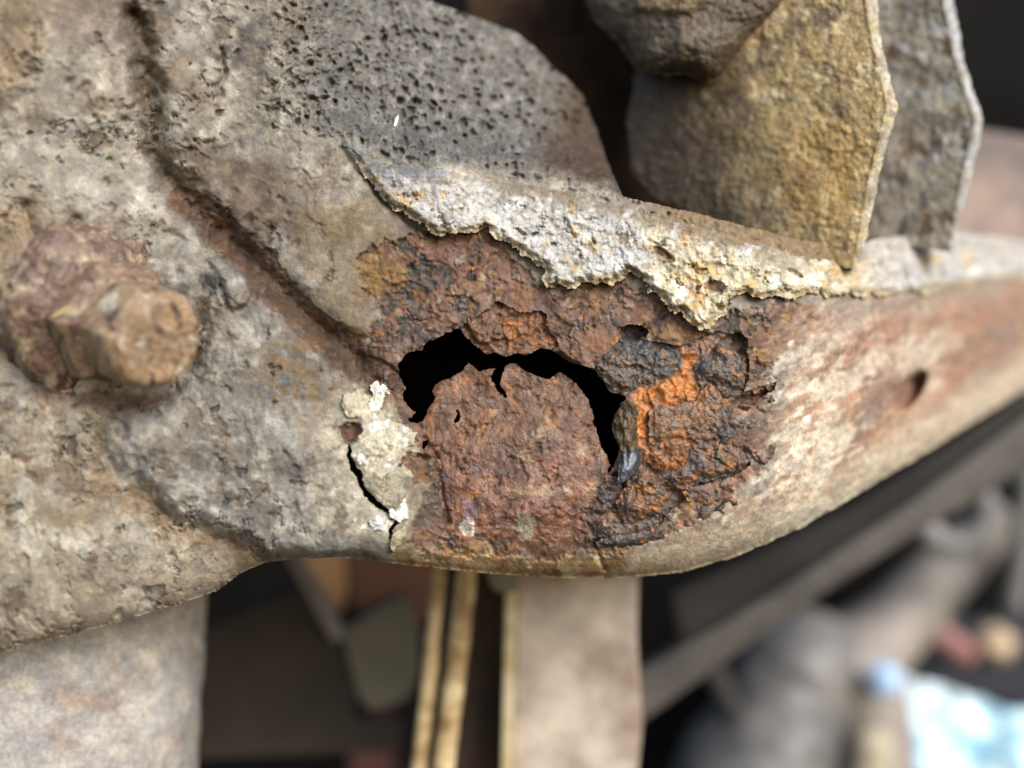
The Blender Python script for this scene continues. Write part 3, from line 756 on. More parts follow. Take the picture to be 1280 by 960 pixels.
# loose plates of scale lying on that layer
SCALES = [
    ([(812, 512), (826, 505), (868, 501), (886, 478), (898, 484), (912, 500), (920, 540), (910, 552), (880, 548), (838, 552), (812, 556)], 2.0, (112, 88, 66), (146, 98, 60), .8),
    ([(808, 556), (836, 545), (858, 548), (866, 560), (858, 580), (832, 596), (816, 584), (808, 572)], 2.6, (140, 94, 58), (112, 76, 52), 1.0),
    ([(858, 552), (880, 545), (910, 552), (934, 566), (926, 584), (898, 598), (866, 606), (838, 606), (822, 592), (850, 580)], 2.3, (86, 76, 68), (120, 84, 58), 1.1),
    ([(770, 628), (784, 606), (800, 586), (818, 592), (830, 606), (836, 624), (822, 640), (800, 648), (776, 644)], 2.8, (118, 84, 56), (74, 66, 60), 1.3),
    ([(744, 604), (756, 592), (772, 596), (776, 610), (770, 628), (752, 640), (742, 626)], 1.7, (80, 74, 72), (104, 76, 60), .9),
    ([(738, 644), (760, 636), (786, 648), (812, 650), (826, 642), (824, 656), (806, 668), (780, 674), (754, 676), (742, 664)], 2.0, (96, 82, 72), (120, 92, 74), 1.0),
    ([(744, 676), (768, 668), (800, 664), (816, 660), (814, 672), (798, 684), (768, 688), (750, 686)], 2.9, (92, 84, 78), (64, 58, 54), .8),
    ([(884, 448), (900, 432), (920, 440), (932, 460), (930, 486), (912, 490), (894, 478), (878, 468)], 1.6, (98, 84, 72), (66, 58, 54), 1.2),
    ([(908, 512), (926, 512), (938, 516), (934, 534), (918, 540), (906, 530)], 2.4, (120, 104, 94), (92, 78, 70), .6),
    ([(744, 456), (752, 450), (764, 438), (790, 432), (822, 434), (846, 444), (850, 462), (834, 476), (806, 486), (786, 492), (768, 486), (756, 474)], 1.5, (98, 84, 70), (70, 62, 56), 1.6),
    ([(812, 664), (822, 656), (830, 662), (826, 674), (816, 680), (808, 674)], 3.0, (112, 98, 88), (80, 70, 62), .5),
    ([(868, 458), (882, 444), (894, 452), (890, 470), (876, 476)], 2.2, (62, 60, 62), (88, 76, 68), .5),
]
for k, (poly, lift, ca, cb, rough_) in enumerate(SCALES):
    cx = sum(p[0] for p in poly) / len(poly); cy = sum(p[1] for p in poly) / len(poly)
    def dp(x, y, k=k, lift=lift, poly=poly, rough_=rough_, cx=cx, cy=cy):
        b = base_depth(x, y) + 1.8
        s = sdf(x, y, poly, 40)
        tilt = 0.018 * ((x - cx) * math.cos(k * 2.1) + (y - cy) * math.sin(k * 2.1))
        return b - lift * 0.8 + tilt + 1.1 * sst(9, 0, s) - rough_ * (0.9 * fbm(x, y, 24, 4, 600 + k) + 0.5 * ridged(x, y, 14, 3, 630 + k)) - .25 * fbm(x, y, 6, 2, 640 + k)
    def ins(x, y, k=k, poly=poly):
        return sdf(x + 3.5 * fbm(x, y, 11, 3, 650 + k), y + 3.5 * fbm(x, y, 11, 3, 660 + k), poly, 40)
    def pt(x, y, d, k=k, ca=ca, cb=cb):
        c = np.broadcast_to(S(*ca), x.shape + (3,)).copy()
        c = mixc(c, S(*cb), sst(-0.05, 0.35, fbm(x, y, 22, 4, 670 + k)))
        c = mixc(c, S(176, 112, 56), sst(0.3, 0.55, fbm(x, y, 14, 4, 680 + k)) * 0.7)
        c = mixc(c, S(56, 52, 50), sst(0.3, 0.55, fbm(x, y, 18, 4, 690 + k)) * 0.8)
        c = c * (1 + 0.35 * fbm(x, y, 6, 3, 700 + k))[..., None]
        return rgba(c, 0.2 + 0.3 * sst(0, 0.5, fbm(x, y, 12, 3, 710 + k)))
    xs = [p[0] for p in poly]; ys = [p[1] for p in poly]
    sheet([('rust_scale', M_RUST)], min(xs) - 6, max(xs) + 6, min(ys) - 6, max(ys) + 6, 1.2, dp, ins, pt, 2.2, RAIL, rim_col=S(44, 36, 32))

# lifted flakes of old paint left of the hole
FLAKES = [
    ([(444, 566), (448, 548), (458, 532), (466, 520), (486, 524), (502, 530), (522, 541), (516, 554), (503, 562), (500, 578), (484, 590), (478, 600), (462, 594), (450, 580)], 1.6, (180, 172, 150), (222, 219, 208)),
    ([(456, 596), (480, 594), (504, 580), (518, 596), (508, 618), (498, 640), (484, 634), (468, 618), (458, 606)], 1.1, (158, 150, 130), (128, 118, 100)),
    ([(486, 640), (498, 628), (508, 624), (506, 638), (512, 648), (500, 652), (492, 650)], 1.8, (226, 226, 222), (190, 186, 176)),
    ([(490, 690), (488, 676), (496, 662), (508, 655), (506, 668), (498, 682)], 2.0, (160, 148, 118), (176, 168, 146)),
    ([(464, 482), (470, 476), (478, 482), (484, 486), (480, 500), (474, 514), (466, 518), (460, 506), (466, 494)], 1.6, (214, 208, 190), (232, 230, 224)),
    ([(430, 494), (446, 488), (462, 494), (460, 508), (448, 522), (436, 520), (428, 508)], 1.0, (178, 168, 144), (196, 186, 164)),
    ([(462, 648), (478, 642), (486, 652), (480, 662), (466, 662)], 1.2, (228, 228, 224), (186, 182, 170)),
]
for k, (poly, lift, ca, cb) in enumerate(FLAKES):
    def dp(x, y, k=k, lift=lift, poly=poly):
        s_ = sdf(x, y, poly, 40)
        sb_ = sdf(x, y, BOSS)
        return base_depth(x, y) - 6.0 * sst(-16, 16, sb_) * sst(560, 470, x) - 1.6 * sst(0, 90, sb_) - 1.45 - lift * 0.35 + 0.3 * sst(4, 0, s_) - 0.6 * fbm(x, y, 30, 3, 740 + k, .5) - 0.28 * fbm(x, y, 7, 3, 750 + k) - 0.3 * ridged(x, y, 16, 3, 755 + k)
    def ins(x, y, k=k, poly=poly):
        return sdf(x + 3.5 * fbm(x, y, 9, 4, 760 + k), y + 3.5 * fbm(x, y, 9, 4, 770 + k), poly, 40)
    def pt(x, y, d, k=k, ca=ca, cb=cb):
        c = np.broadcast_to(S(*ca), x.shape + (3,)).copy()
        c = mixc(c, S(*cb), sst(0.0, 0.35, fbm(x, y, 20, 5, 780 + k, .65)))
        c = mixc(c, S(120, 104, 80), sst(0.28, 0.5, fbm(x, y, 12, 5, 790 + k, .65)) * .8)
        return rgba(c * (1 + 0.2 * fbm(x, y, 6, 3, 795 + k))[..., None], 0.1 + 0 * x)
    xs = [p[0] for p in poly]; ys = [p[1] for p in poly]
    sheet([('paint_flake', M_CRUST)], min(xs) - 6, max(xs) + 6, min(ys) - 6, max(ys) + 6, 1.1, dp, ins, pt, 3.0, RAIL, rim_col=S(96, 84, 66))

# curled flake hanging beside the hole
CURL = [(777, 503), (785, 500), (794, 506), (799, 520), (798, 545), (801, 565), (800, 585), (790, 596), (778, 602), (770, 608), (774, 588), (777, 566), (770, 545), (769, 525)]
def curl_depth(x, y):
    mid = interp(y, [(500, 786), (545, 784), (570, 789), (605, 778)])
    t = (x - mid) / 16.0
    return base_depth(x, y) - 1.2 + 3.0 * t * t * np.sign(t) * 0.4 + 3.2 * np.abs(t) ** 1.5 - 1.8 * sst(560, 600, y) - 0.5 * fbm(x, y, 12, 3, 731) - 0.6 * ridged(x * 1.6, y * 0.5, 12, 2, 732)
def curl_paint(x, y, d):
    c = np.broadcast_to(S(92, 76, 46), x.shape + (3,)).copy()
    c = mixc(c, S(60, 50, 34), sst(-0.1, 0.4, fbm(x, y, 14, 3, 735)))
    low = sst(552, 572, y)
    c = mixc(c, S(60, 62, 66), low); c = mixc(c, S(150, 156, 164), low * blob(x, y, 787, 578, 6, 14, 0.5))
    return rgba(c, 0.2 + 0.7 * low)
sheet([('curled_flake', M_RUST)], 760, 808, 494, 614, 1.1, curl_depth,
      lambda x, y: sdf(x + 1.5 * fbm(x, y, 9, 2, 733), y + 1.5 * fbm(x, y, 9, 2, 734), CURL, 40), curl_paint, 1.4, RAIL, rim_col=S(40, 34, 28))

# chalky white crust along the ridge
CRUST = [(424, 176), (450, 182), (480, 202), (520, 206), (560, 212), (640, 226), (700, 236), (760, 250), (850, 276), (940, 300), (1000, 316), (1056, 326), (1075, 322), (1100, 312),
         (1190, 302), (1300, 316), (1345, 320), (1345, 342), (1290, 345), (1200, 358), (1120, 370), (1085, 368), (1050, 376), (1020, 366), (1000, 370), (975, 368), (950, 376), (930, 366),
         (915, 374), (908, 388), (898, 398), (880, 413), (866, 408), (852, 388), (842, 392), (826, 372), (812, 366), (806, 350), (796, 348), (788, 340), (780, 350), (760, 354), (735, 352),
         (716, 361), (700, 358), (684, 358), (679, 346), (683, 338), (664, 322), (645, 311), (625, 300), (606, 286), (585, 292), (560, 294), (545, 292), (525, 280), (508, 266), (494, 262), (478, 248), (462, 226), (440, 195)]
def crust_depth(x, y):
    b = base_depth(x, y)
    s = sdf(x, y, CRUST, 60)
    th = interp(x, [(424, 0.8), (480, 1.4), (560, 2.3), (880, 2.4), (1000, 1.5), (1345, 1.2)])
    ry = ridge_y(x)
    low = sst(0, 60, y - ry)
    th = th * (0.15 + 0.85 * sst(-14, 26, y - ry + 10 * fbm(x, y, 30, 4, 807)))
    d = b - th - 0.8 * sst(0, 12, s)
    gx = x + 4 * fbm(x, y, 16, 2, 801); gy = y + 4 * fbm(x, y, 16, 2, 802)
    f1, f2, rid = worley(gx, gy, 11, 803); g1, g2, grid = worley(gx, gy, 6, 804)
    amp = interp(x, [(424, .5), (520, .9), (700, 1.2), (900, 1.2), (1050, .7), (1300, .6)])
    d = d - amp * (0.9 * (0.5 - f1) + 0.45 * (0.5 - g1)) - 0.9 * fbm(x, y, 45, 4, 805) - 0.3 * fbm(x, y, 6, 3, 806)
    hx = x + 9 * fbm(x, y, 12, 4, 808, .65); hy = y + 9 * fbm(x, y, 12, 4, 809, .65)
    hole = sst(.34, .48, fbm(hx, hy, 22, 3, 810))
    d = d + 1.8 * hole * low - 0.8 * ridged(hx, hy, 20, 3, 818) * low
    d = d + 2.0 * sst(0.35, 0.7, blob(x, y, 1010 - 16, 342, 12, 4, 0.5)) + 2.2 * sst(0.35, 0.7, blob(x, y, 828, 316, 14, 5, 0.6)) + 1.6 * sst(.3, .7, blob(hx, hy, 893, 358, 12, 9))
    d = d + 1.2 * sst(10, 0, s)
    # slumps downwards to form a lip
    d = d - 1.2 * sst(26, 8, s) * low
    return d
def crust_inside(x, y):
    return sdf(x + 8.0 * fbm(x, y, 20, 5, 811, .66), y + 9.0 * fbm(x, y, 20, 5, 812, .66) + 8 * fbm(x, y, 60, 3, 813) * sst(880, 960, x), CRUST, 60)
def crust_paint(x, y, d):
    ry = ridge_y(x); v = y - ry
    A = fbm(x, y, 60, 4, 821); B = fbm(x, y, 24, 4, 822); F = fbm(x, y, 8, 3, 823)
    c = np.broadcast_to(S(184, 181, 174), x.shape + (3,)).copy()
    c = mixc(c, S(150, 148, 144), sst(560, 470, x + 40 * A))
    c = mixc(c, S(182, 184, 186), sst(0.0, 0.45, B) * 0.6)
    yel = sst(770, 830, x + 40 * A) * sst(1120, 1060, x + 30 * A)
    c = mixc(c, S(208, 194, 160), yel * (0.75 + 0.3 * B)); c = mixc(c, S(196, 160, 104), yel * sst(0.05, 0.45, A + 0.4 * F) * 0.8)
    c = mixc(c, S(226, 220, 204), yel * sst(0.1, 0.5, -B) * 0.8)
    c = mixc(c, S(204, 170, 104), sst(0.25, 0.5, fbm(x, y, 26, 4, 824)) * 0.6)
    c = mixc(c, S(108, 92, 70), sst(26, 4, v + 10 * B) * sst(560, 640, x) * sst(1050, 950, x) * 0.8)
    c = mixc(c, S(92, 94, 96), sst(22, 4, v + 12 * B) * sst(600, 520, x) * 0.8)
    gxx = x + 4 * fbm(x, y, 16, 2, 801); gyy = y + 4 * fbm(x, y, 16, 2, 802)
    f1, f2, rid = worley(gxx, gyy, 11, 803)
    c = mixc(c, S(138, 128, 110), sst(.5, .8, f1 + .2 * B) * 0.7)
    c = mixc(c, S(224, 222, 216), sst(.1, .5, fbm(x, y, 40, 5, 827, .62)) * sst(540, 600, x) * .7)
    low = sst(14, 3, sdf(x, y, CRUST, 60) + 3 * F) * sst(0, 30, v)
    c = mixc(c, S(172, 150, 104), low * 0.55)
    c = mixc(c, S(104, 76, 60), sst(0.35, 0.6, blob(x + 9 * B, y + 9 * A, 895, 358, 14, 8) + .25 * F) * .8); c = mixc(c, S(110, 78, 46), sst(0.3, 0.7, blob(x, y, 830, 318, 18, 7, 0.6)) * 0.7)
    c = c * (1 + 0.14 * F)[..., None]
    return rgba(c, 0.1 + 0.25 * sst(0, .5, B))
crust = sheet([('chalky_crust', M_CRUST)], 410, 1345, 165, 425, 1.4, crust_depth, crust_inside, crust_paint, 3.4, RAIL, rim_col=S(104, 88, 66))[0]
crust['label'] = 'thick flaking white and cream crust along the ridge'

# the closed back of the rail, so that the hole looks into a dark box
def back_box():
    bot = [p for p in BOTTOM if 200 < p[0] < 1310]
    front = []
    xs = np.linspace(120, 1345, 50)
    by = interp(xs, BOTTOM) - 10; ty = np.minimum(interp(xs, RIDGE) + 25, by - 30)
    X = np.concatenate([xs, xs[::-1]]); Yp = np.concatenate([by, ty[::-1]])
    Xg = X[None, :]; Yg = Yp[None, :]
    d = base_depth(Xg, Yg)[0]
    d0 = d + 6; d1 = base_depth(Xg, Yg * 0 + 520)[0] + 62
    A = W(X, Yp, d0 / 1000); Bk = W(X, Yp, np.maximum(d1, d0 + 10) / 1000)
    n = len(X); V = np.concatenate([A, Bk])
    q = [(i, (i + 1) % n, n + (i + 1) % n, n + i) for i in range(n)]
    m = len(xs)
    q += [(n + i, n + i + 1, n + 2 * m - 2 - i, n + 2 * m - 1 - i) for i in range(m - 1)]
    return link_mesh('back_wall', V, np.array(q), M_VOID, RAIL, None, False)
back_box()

# ------------------------------------------------------------------ bolt on the bracket
def bolt_paint(seed, ca, cb, cc):
    def f(A, T):
        x, y = A, T
        c = np.broadcast_to(S(*ca), A.shape + (3,)).copy()
        c = mixc(c, S(*cb), sst(-0.05, 0.35, fbm(x, y, 40, 4, seed))); c = mixc(c, S(*cc), sst(0.15, 0.5, fbm(x, y, 30, 4, seed + 9)))
        c = mixc(c, S(84, 62, 52), sst(0.25, 0.5, fbm(x, y, 22, 4, seed + 19)))
        c = c * (1 + 0.25 * fbm(x, y, 8, 3, seed + 29))[..., None]
        return rgba(c, 0.2 + 0.35 * sst(-.1, 0.5, fbm(x, y, 18, 3, seed + 39)))
    return f
def bolt_noise(seed, amp):
    def f(A, T):
        x, y = A, T
        return amp * (1.2 * fbm(x, y, 45, 4, seed) + 0.4 * fbm(x, y, 12, 3, seed + 3))
    return f
BOLT = bpy.data.objects.new('bolt', None); COL.objects.link(BOLT); BOLT.parent = RAIL; BOLT['label'] = 'heavily rusted bolt with swollen nut on the bracket'
b0 = P(122, 394, -10); b3 = P(202, 428, -28)
ax = (b3 - b0).normalized(); L3 = (b3 - b0).length
def hexa(A, T): return 1.0 / np.maximum(np.abs(np.cos((A % (math.pi / 3)) - math.pi / 6)), 0.5) * 0.94
swept('washer', M_RUST, BOLT, [b0 - ax * .008, b0 + ax * .000, b0 + ax * .0025, b0 + ax * .0042, b0 + ax * .0048], [.0215, .0205, .0178, .0142, .003], 180, 80,
      bolt_noise(901, 2.0), bolt_paint(911, (112, 90, 76), (136, 114, 92), (156, 142, 116)))
swept('nut', M_RUST, BOLT, [b0 + ax * .003, b0 + ax * .006, b0 + ax * .0105, b0 + ax * .0132, b0 + ax * .0138], [.0138, .0146, .0144, .0122, .003], 200, 110,
      bolt_noise(921, 0.5), bolt_paint(931, (122, 98, 80), (144, 122, 98), (164, 148, 120)), hexa)
swept('stud_end', M_RUST, BOLT, [b0 + ax * .010, b0 + ax * (L3 - .0032), b0 + ax * (L3 - .0008), b0 + ax * (L3 - .0002), b0 + ax * L3], [.0118, .0114, .0102, .0092, .0008], 180, 110,
      bolt_noise(941, 0.7), bolt_paint(951, (144, 120, 94), (166, 138, 106), (192, 182, 160)), lambda A, T: 1 + 0.5 * (hexa(A, T) - 1), sharp=np.linspace(.9, 1, 90), axial=lambda u, v: 0.9 * fbm(u, v, 40, 4, 961) + .5 * fbm(u, v, 14, 4, 962))

# ------------------------------------------------------------------ upright lugs standing on the flange
def lug(name, poly, crease, plane, paintc, seed, edge_w, amp=1.0, thick=5.0, bend=0.0):
    a, bx, by, ox, oy = plane
    xs = [p[0] for p in poly]; ys = [p[1] for p in poly]
    cy = [p[1] for p in crease]; cxp = [p[0] for p in crease]
    def dep(x, y):
        ex = x - np.interp(y, cy, cxp)
        d = a + bx * (x - ox) + by * (y - oy) + bend * np.maximum(ox - 110 - x, 0) ** 2
        d = d + np.where(ex > 0, ex * (0.22 - bx), 0)
        f1, f2, r_ = worley(x + 5 * fbm(x, y, 20, 2, seed), y + 5 * fbm(x, y, 20, 2, seed + 1), 12, seed + 2)
        gate = 0.25 + 0.75 * sst(-.3, .35, fbm(x, y, 70, 3, seed + 9))
        d = d - amp * (0.55 * (0.5 - f1) * gate + 0.9 * fbm(x, y, 50, 4, seed + 3, .5) + 0.35 * fbm(x, y, 9, 4, seed + 4) * gate) * np.where(ex > 0, 0.5, 1)
        return d + 0.8 * np.exp(-(ex / 3.0) ** 2) * -0.4
    def ins(x, y):
        return sdf(x + 2.2 * fbm(x, y, 16, 3, seed + 5) + 1.5 * fbm(x, y, 70, 3, seed + 10), y + 2.2 * fbm(x, y, 16, 3, seed + 6), poly, 60)
    def pt(x, y, d):
        ex = x - np.interp(y, cy, cxp) + 7 * fbm(x, y, 22, 5, seed + 7, .65)
        c, gl = paintc(x, y, ex)
        return rgba(c * (1 + 0.22 * fbm(x, y, 7, 3, seed + 8))[..., None], gl)
    o = sheet([(name, M_UNDER)], min(xs) - 6, max(xs) + 6, min(ys) - 6, max(ys) + 6, 1.6, dep, ins, pt, thick, RAIL, rim_col=S(60, 50, 40))[0]
    return o

def lug1_c(x, y, ex):
    c = np.broadcast_to(S(158, 136, 92), x.shape + (3,)).copy()
    c = mixc(c, S(112, 94, 70), sst(0.0, 0.5, fbm(x, y, 50, 4, 1001))); c = mixc(c, S(188, 170, 130), sst(0.1, 0.5, fbm(x, y, 26, 4, 1002)))
    c = mixc(c, S(58, 46, 36), sst(1020, 850, x - 0.2 * (y - 150) + 30 * fbm(x, y, 40, 4, 1005)) * 0.9)  # shade of the deep pocket painted over the lug's left part
    c = mixc(c, S(150, 116, 52), blob(x, y, 1030, 215, 60, 70) * 0.5)
    c = mixc(c, S(196, 190, 174), sst(-2, 7, ex) * (0.55 + 0.5 * fbm(x, y, 20, 4, 1004))); c = mixc(c, S(200, 176, 128), sst(-22, -4, ex) * sst(1, -5, ex) * 0.5)
    return c, 0.2 + 0.25 * sst(0, .4, fbm(x, y, 14, 3, 1003))
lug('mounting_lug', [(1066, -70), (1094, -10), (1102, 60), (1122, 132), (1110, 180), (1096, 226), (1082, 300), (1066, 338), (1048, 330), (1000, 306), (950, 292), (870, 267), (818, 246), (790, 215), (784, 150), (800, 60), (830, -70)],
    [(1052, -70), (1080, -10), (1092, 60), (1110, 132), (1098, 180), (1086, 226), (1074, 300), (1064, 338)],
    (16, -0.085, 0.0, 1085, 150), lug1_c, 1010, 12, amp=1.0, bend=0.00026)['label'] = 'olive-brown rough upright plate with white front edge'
def lug2_c(x, y, ex):
    c = np.broadcast_to(S(150, 142, 126), x.shape + (3,)).copy()
    c = mixc(c, S(112, 104, 92), sst(0.0, 0.4, fbm(x, y, 34, 4, 1021))); c = mixc(c, S(104, 84, 60), sst(0.2, 0.5, fbm(x, y * 0.6, 30, 4, 1022)))
    c = mixc(c, S(176, 178, 178), sst(0.2, 0.5, fbm(x, y, 26, 3, 1023)) * 0.6)
    c = mixc(c, S(196, 198, 196), sst(-2, 7, ex) * (0.55 + 0.5 * fbm(x, y, 20, 4, 1024)))
    return c, 0.2 + 0 * x
lug('mounting_lug', [(1060, -70), (1178, -70), (1192, 10), (1205, 80), (1229, 150), (1216, 210), (1203, 260), (1192, 316), (1150, 308), (1080, 300), (1050, 290), (1040, 100)],
    [(1166, -70), (1182, 10), (1196, 80), (1219, 150), (1206, 210), (1194, 260), (1187, 316)],
    (42, -0.11, 0.0, 1200, 150), lug2_c, 1030, 10, amp=0.9)['label'] = 'grey crusted upright plate behind the olive one'

# blunt dark casting between gusset and lug
def block_c(x, y, ex):
    c = np.broadcast_to(S(86, 73, 56), x.shape + (3,)).copy()
    c = mixc(c, S(104, 92, 76), sst(0.0, 0.5, fbm(x, y, 30, 4, 1041))); c = mixc(c, S(66, 58, 48), sst(.05, .5, fbm(x, y, 50, 3, 1042)))
    c = mixc(c, S(128, 108, 76), blob(x, y, 835, 5, 40, 14) * 0.7)
    return c, 0.2 + 0 * x
BLOCK = [(700, -70), (724, -20), (742, 22), (772, 52), (795, 86), (820, 95), (858, 92), (884, 105), (902, 98), (918, 76), (940, 50), (970, 24), (1000, -12), (1040, -70)]
def block_depth(x, y):
    s = sdf(x, y, BLOCK, 120)
    R = 46.0
    t = np.clip(1 - s / R, 0, 0.96)
    d = 20 + (1 - np.sqrt(1 - t * t)) * 12 + 0.12 * np.maximum(850 - x, 0)
    cr = (x - 905) * 0.62 + (y - 60) * 0.78 + 0 * x
    d = d + 0.16 * np.maximum(cr, 0) + 0.02 * np.maximum(-cr, 0)
    return d - 1.0 * fbm(x, y, 36, 4, 1051) - 0.5 * fbm(x, y, 10, 3, 1052) - 2.0 * blob(x, y, 835, 0, 50, 18)
sheet([('bushing_housing', M_UNDER)], 690, 1046, -70, 112, 1.6, block_depth,
      lambda x, y: sdf(x + 2 * fbm(x, y, 18, 3, 1053), y + 2 * fbm(x, y, 18, 3, 1054), BLOCK, 60),
      lambda x, y, d: rgba(block_c(x, y, 0)[0] * (1 + .2 * fbm(x, y, 7, 3, 1055))[..., None], 0.2 + 0 * x), 40, RAIL, rim_col=S(52, 44, 36))[0]['label'] = 'blunt dark brown casting hanging over the gusset'
# web closing the space behind gusset and lugs, in dark brown
solid('inner_web', plain('dark_brown_web', (38, 28, 22), (70, 50, 36), 80, 0.95, .3, .15), RAIL, [(560, -120), (1010, -120), (1010, 300), (860, 300), (700, 262), (620, 200)], 92, 6)
settle(RAIL)

# ------------------------------------------------------------------ things behind the rail
def px_paint(seed, cols, size=40):
    def f(A, T):
        x, y = A, T
        c = np.broadcast_to(S(*cols[0]), A.shape + (3,)).copy()
        for k, cc in enumerate(cols[1:]):
            c = mixc(c, S(*cc), sst(0.0 + 0.08 * k, 0.4 + 0.08 * k, fbm(x, y, size / (1 + .3 * k), 5, seed + 11 * k)))
        return rgba(c * (1 + .15 * fbm(x, y, 9, 3, seed + 77))[..., None], 0.15 + 0 * A)
    return f

tube = swept('axle_tube', M_SOFT, None, [P(84, 560, 60), P(50, 1040, 46)], [.0435, .0435], 160, 120,
             lambda A, T: 0.6 * fbm(A, T, 60, 5, 1101) + .3 * fbm(A, T, 12, 4, 1102), px_paint(1103, [(158, 153, 147), (172, 168, 162), (148, 132, 120), (180, 174, 162)], 130))
tag(tube, 'pale grey dusty axle tube with rust patches under the beige bracket', 'tube')

M_BAR = plain('tan_oxidised_bar', (138, 118, 100), (204, 188, 170), 38, 0.6, .4, c3=(172, 156, 140))
M_YEL = plain('pale_cream_edge', (188, 160, 108), (230, 218, 184), 60, 0.6, .3)  # paler and creamier than the bar face
BAR = thing('flat_bar', 'wide flat brownish steel bar hanging below the rusted hole', 'bar', P(720, 960, 90))
f = solid('face_plate', M_BAR, BAR, [(648, 640), (800, 640), (797, 800), (804, 905), (790, 1040), (640, 1040), (644, 850)], 88, 5)
e = solid('bar_edge', M_YEL, BAR, [(634, 640, -1), (647.6, 640, -2), (639.6, 1040, -2), (625, 1040, -1)], 88, 6, 0.0008)
settle(BAR)

M_STRIP = plain('ochre_rusted_strip', (140, 112, 76), (214, 194, 152), 90, 0.7, .5, c3=(186, 160, 116))
def rod(p0, p1, Y, lab, wid):
    o = swept('metal_rod', M_STRIP, None, [P(p0[0], p0[1], Y), P((p0[0] + p1[0]) / 2 + 2, (p0[1] + p1[1]) / 2, Y - 1), P(p1[0], p1[1], Y)],
              [wid * .000118, wid * .000126, wid * .000134], 32, 90, lambda u, v: 0.25 * fbm(u, v, 40, 4, int(wid)))
    return tag(o, lab, 'rod', 'ochre rods below the rail')
rod((556, 640), (515, 1040), 80, 'narrow ochre metal rod beside the dark folded bracket', 20)
rod((592, 640), (543, 1040), 76, 'thicker ochre metal rod on the flat bar side', 27)
tag(solid('spacer_plate', plain('brown_plate', (58, 46, 36), (78, 62, 50), 40, .9, .3), None, [(590, 650), (640, 650), (640, 1040), (545, 1040)], 112, 5), 'dark brown plate between ochre rods and flat bar', 'plate')
tag(solid('lock_tab', plain('grey_tab', (112, 106, 96), (140, 134, 122), 60, .8, .3), None, [(596, 690), (650, 690), (648, 738), (632, 744), (616, 738)], 84, 5), 'small grey tab at the top of the flat bar', 'tab')

BR = thing('folded_bracket', 'dark brown folded bracket between axle tube and ochre rods', 'bracket', P(400, 960, 150))
M_DK = plain('dark_brown_metal', (52, 46, 40), (66, 56, 46), 30, .9, .2)
solid('dark_panel', M_DK, BR, [(240, 800), (300, 770), (372, 742), (420, 800), (448, 860), (440, 900), (500, 905), (500, 940), (220, 950)], 150, 6)
solid('flange_edge', plain('grey_fold', (120, 112, 104), (140, 130, 120), 40, .7, .2), BR, [(352, 690), (372, 690), (432, 796), (416, 806)], 140, 6)
solid('pale_facet', plain('olive_grey_metal', (104, 98, 84), (124, 116, 98), 30, .8, .2), BR, [(424, 790), (470, 762), (505, 744), (524, 790), (524, 850), (505, 880), (462, 892), (445, 870)], 146, 6, 0.003)
settle(BR)
tag(solid('clay_block', plain('orange_brown', (196, 144, 96), (206, 156, 108), 20, .8, .2), None, [(366, 660), (432, 660), (432, 745), (422, 772), (380, 720)], 205, 14, .003), 'orange tan block glimpsed under the rail edge', 'block')
tag(solid('rust_bracket', plain('dark_orange_brown', (112, 76, 58), (134, 92, 70), 20, .8, .2), None, [(434, 660), (540, 660), (540, 770), (520, 790), (500, 742), (450, 768), (434, 750)], 206, 12, .003), 'reddish brown bracket behind the ochre rods', 'bracket')
tag(solid('red_connector', plain('dull_red', (70, 40, 38), (104, 66, 62), 30, .7, .2), None, [(440, 905), (485, 895), (492, 1000), (430, 1000)], 260, 20, .004), 'dull red blurred connector at the foot of the dark bracket', 'connector')

# right hand clutter: link rod, ring eye, control arm with boot, hose, cloth
M_LINK = plain('grey_steel_link', (58, 55, 51), (92, 86, 79), 30, .6, .2, .4)
link_ = thing('link_arm', 'long dark grey link arm running diagonally below the rail', 'arm', P(1000, 760, 170))
solid('arm_body', M_LINK, link_, [(780, 850), (960, 745), (1120, 640), (1300, 505), (1340, 480), (1345, 560), (1180, 650), (1020, 752), (880, 850), (790, 915)], 150, 14, .004)
solid('arm_shadow_side', plain('shade_painted_link_side', (34, 32, 29), (50, 47, 43), 30, .7, .2), link_, [(835, 742), (930, 700), (1060, 634), (1200, 545), (1330, 455), (1340, 478), (1120, 636), (960, 742), (850, 808)], 142, 6, .003)  # shaded side of the arm: the shade is in this darker colour
settle(link_)
K = 1.24                       # these stand farther back, so they are that much bigger
ring = swept('ring_eye', plain('grey_eye', (110, 106, 104), (140, 136, 132), 40, .5, .2, .5), None,
             [P(1193 + 40 * math.cos(t), 640 + 40 * math.sin(t), 290) for t in np.linspace(0, 2 * math.pi, 40)], [.0052 * K] * 40, 20, 80, cap=False)
tag(ring, 'blurred grey metal ring eye beyond the link arm', 'ring')
ARM = thing('control_arm', 'grey-beige control arm with rounded knuckle out of focus below the rail', 'control arm', P(960, 990, 330))
M_ARM = plain('dusty_grey_arm', (104, 98, 92), (160, 148, 136), 22, .6, .3, .4)
swept('tapered_shank', M_ARM, ARM, [P(1250, 640, 350), P(1185, 712, 345), P(1120, 780, 338), P(1050, 840, 330)], [.011 * K, .0135 * K, .016 * K, .022 * K], 40, 40)
M_BOOT = plain('dusty_knuckle', (58, 57, 57), (128, 121, 114), 16, .45, .3, .5, c3=(102, 99, 96))
tt = np.linspace(0, 1, 50)
swept('knuckle', M_BOOT, ARM, [P(1030 - 110 * t, 770 + 270 * t, 330 - 22 * t) for t in tt], list(K * (.015 + .017 * np.sin(np.minimum(tt * 2.6, 1.57)) + .0030 * np.sin(tt * 10))), 60, 160,
      lambda A, T: 2.5 * fbm(A, T, 130, 3, 1151))
